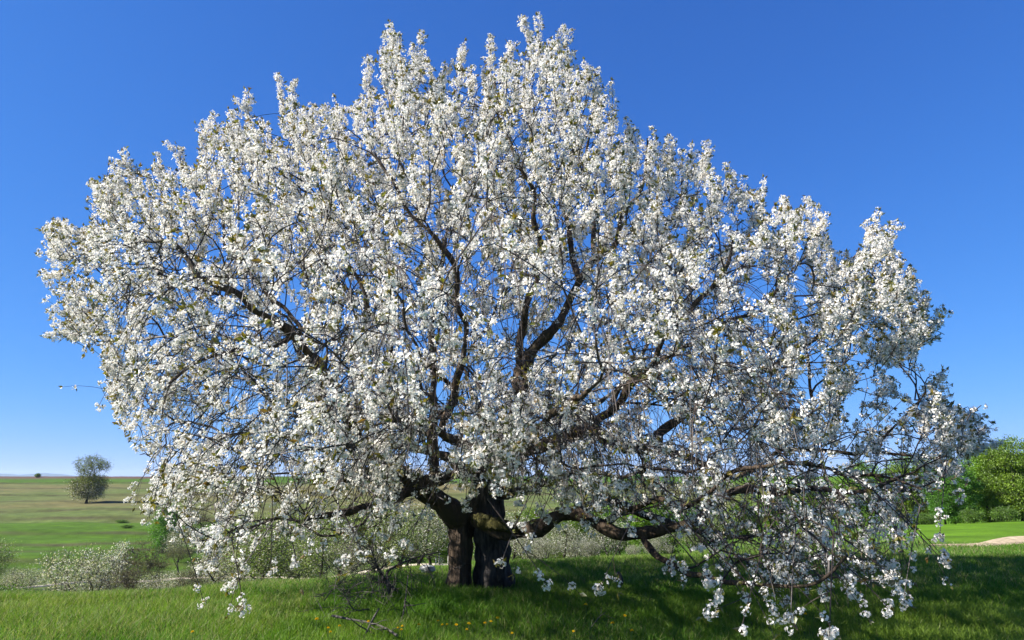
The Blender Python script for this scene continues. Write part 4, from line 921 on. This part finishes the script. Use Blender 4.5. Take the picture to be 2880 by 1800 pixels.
# dandelions
DAND = [(950, 1485), (948, 1495), (940, 1490), (990, 1480), (1176, 1463), (1160, 1470), (1146, 1473), (1108, 1475), (1103, 1489), (1210, 1497), (1078, 1478), (1056, 1477), (870, 1475), (748, 1470), (1493, 1497), (1447, 1480), (1384, 1432), (1477, 1462), (1355, 1496),
        (775, 1492), (780, 1502), (802, 1487), (455, 1493), (1035, 1468), (1045, 1478), (1885, 1452), (1902, 1445)]
heads = MB(); nP = 60; a = R.uniform(0, 6.28, nP); el = R.uniform(.15, 1.45, nP); d = np.stack([np.cos(a) * np.cos(el), np.sin(a) * np.cos(el), np.sin(el)], 1)
leaves(heads, np.zeros((nP, 3)) + d * .004, d, np.full(nP, .021), np.full(nP, .0035), np.tile(np.array([.80, .55, .02]), (nP, 1)) * R.uniform(.85, 1.1, (nP, 1)), R)
head_me = heads.mesh('flower_head', MAT['yellow']); st = MB(); tube(st, np.array([[0, 0, -.12], [.004, 0, -.06], [0, 0, 0]]), [.0025, .0025, .003], 5, col=(.10, .17, .04)); stem_me = st.mesh('stem', MAT['leaf'])
WHERE = ['in the bottom left grass', 'beside the fallen sticks', 'in the grass before the trunk', 'in the shaded grass right of centre', 'in the dark grass at the lower right']
for k, (x, y) in enumerate(DAND):
    px, py = x / K, y / K; dr = ray(px, py); Y = 1.6 - .17; t = (.17 - 1.6) / dr[2]; p = CAM + dr * t
    r = empty('dandelion', (p[0], p[1], float(H(p[0], p[1])) + .17), rnd.uniform(0, 6)); s_ = rnd.uniform(.65, 1.0); r.scale = (s_, s_, s_)
    link(head_me, 'flower_head', r); link(stem_me, 'stem', r)
    wh = 0 if px < 200 else 1 if px < 425 else 2 if px < 520 else 3 if px < 700 else 4
    tag(r, 'yellow dandelion ' + WHERE[wh], 'dandelion', 'dandelions ' + WHERE[wh])

# ------------------------------------------------------------------ meadow grass
def blades(n, ylo, yhi, hlo, hhi, wd, xpad=1.5, pw=1.0):
    y = ylo + (yhi - ylo) * R.uniform(0, 1, n) ** pw; half = y * .80 + xpad; x = R.uniform(-1, 1, n) * half
    cl_ = .5 + .5 * wob(x, y, 1.7, 3) + .25 * wob(x, y, 5.1, 4)
    keepm = (R.random(n) < .55 + .45 * cl_) & ~((x / y > .30) & (y > 17.3 + .02 * x)) & ~(y > 19 + 6 * (x / y < .2)); x, y, cl_ = x[keepm], y[keepm], cl_[keepm]; n = len(x)
    z = H(x, y) - .01; hgt = R.uniform(hlo, hhi, n) * (.65 + .5 * cl_) ; a = R.uniform(0, 2 * np.pi, n)
    bend = R.uniform(.15, .95, n) * hgt; face = R.uniform(0, 2 * np.pi, n); wv = wd * R.uniform(.6, 1.3, n)
    dx, dy = np.cos(a), np.sin(a); sx, sy = np.cos(face) * wv, np.sin(face) * wv
    b = np.stack([x, y, z], 1)
    def lvl(f, wf):
        c = b + np.stack([dx * bend * f * f, dy * bend * f * f, hgt * (f - .18 * f * f * bend / hgt)], 1); s = np.stack([sx, sy, np.zeros(n)], 1) * wf
        return c - s, c + s
    p0, p1 = lvl(0, 1); p2, p3 = lvl(.5, .85); p4, _ = lvl(1.0, 0)
    V = np.stack([p0, p1, p2, p3, p4], 1).reshape(-1, 3); i0 = np.arange(n)[:, None] * 5
    q = i0 + np.array([[0, 1, 3, 2]]); t_ = i0 + np.array([[2, 3, 4]])
    base = np.array([.165, .250, .028]); dry = np.array([.34, .34, .14]); deep = np.array([.075, .180, .014])
    patch = wob(x, y, .5, 9) + .6 * wob(x, y, 1.9, 5) + .5 * wob(x, y, .17, 2); m1 = np.clip(.5 + .45 * patch + R.normal(0, .25, n), 0, 1)[:, None]; m2 = (R.random(n) < np.clip(.09 + .10 * wob(x, y, .8, 11) + .16 * (y > 11) + .20 * (x < -2.5), .02, 1))[:, None]
    c = deep * (1 - m1) + base * m1; c = np.where(m2, dry * R.uniform(.5, 1.0, (n, 1)), c) * R.uniform(.72, 1.28, (n, 1))
    return V, q, t_, np.repeat(c, 5, 0)
g = MB()
for args in [(60000, 2.5, 6.6, .08, .20, .0038), (270000, 6.2, 10.5, .06, .18, .0027, 2), (220000, 10, 15, .06, .15, .0038, 2), (120000, 14, 19, .05, .11, .005, 3), (40000, 18, 34, .05, .11, .009, 4)]:
    V, q, t_, c = blades(*args); n0 = g.n; g.add(V, q, c); g.f.append(t_ + n0)
tag(g.build('grass', MAT['grass']), 'lush green meadow grass around and before the cherry tree', 'grass', kind='stuff')

# ------------------------------------------------------------------ air
hz = MB(); x0, x1, y0, y1, z0, z1 = -16000, 16000, -4000, 9600, -230, 90
hv = np.array([(x, y, z) for z in (z0, z1) for y in (y0, y1) for x in (x0, x1)], float)
hz.add(hv, np.array([(0, 2, 3, 1), (4, 5, 7, 6), (0, 1, 5, 4), (2, 6, 7, 3), (0, 4, 6, 2), (1, 3, 7, 5)]))
m, nt_, out_ = M('thin_haze'); pv = nt_.nodes.new('ShaderNodeVolumePrincipled'); pv.inputs['Density'].default_value = 8e-5; pv.inputs['Color'].default_value = (.62, .76, .95, 1); pv.inputs['Anisotropy'].default_value = .1
nt_.links.new(pv.outputs[0], out_.inputs['Volume']); tag(hz.build('haze', m), 'thin blue haze over the far hills', 'haze', kind='stuff')
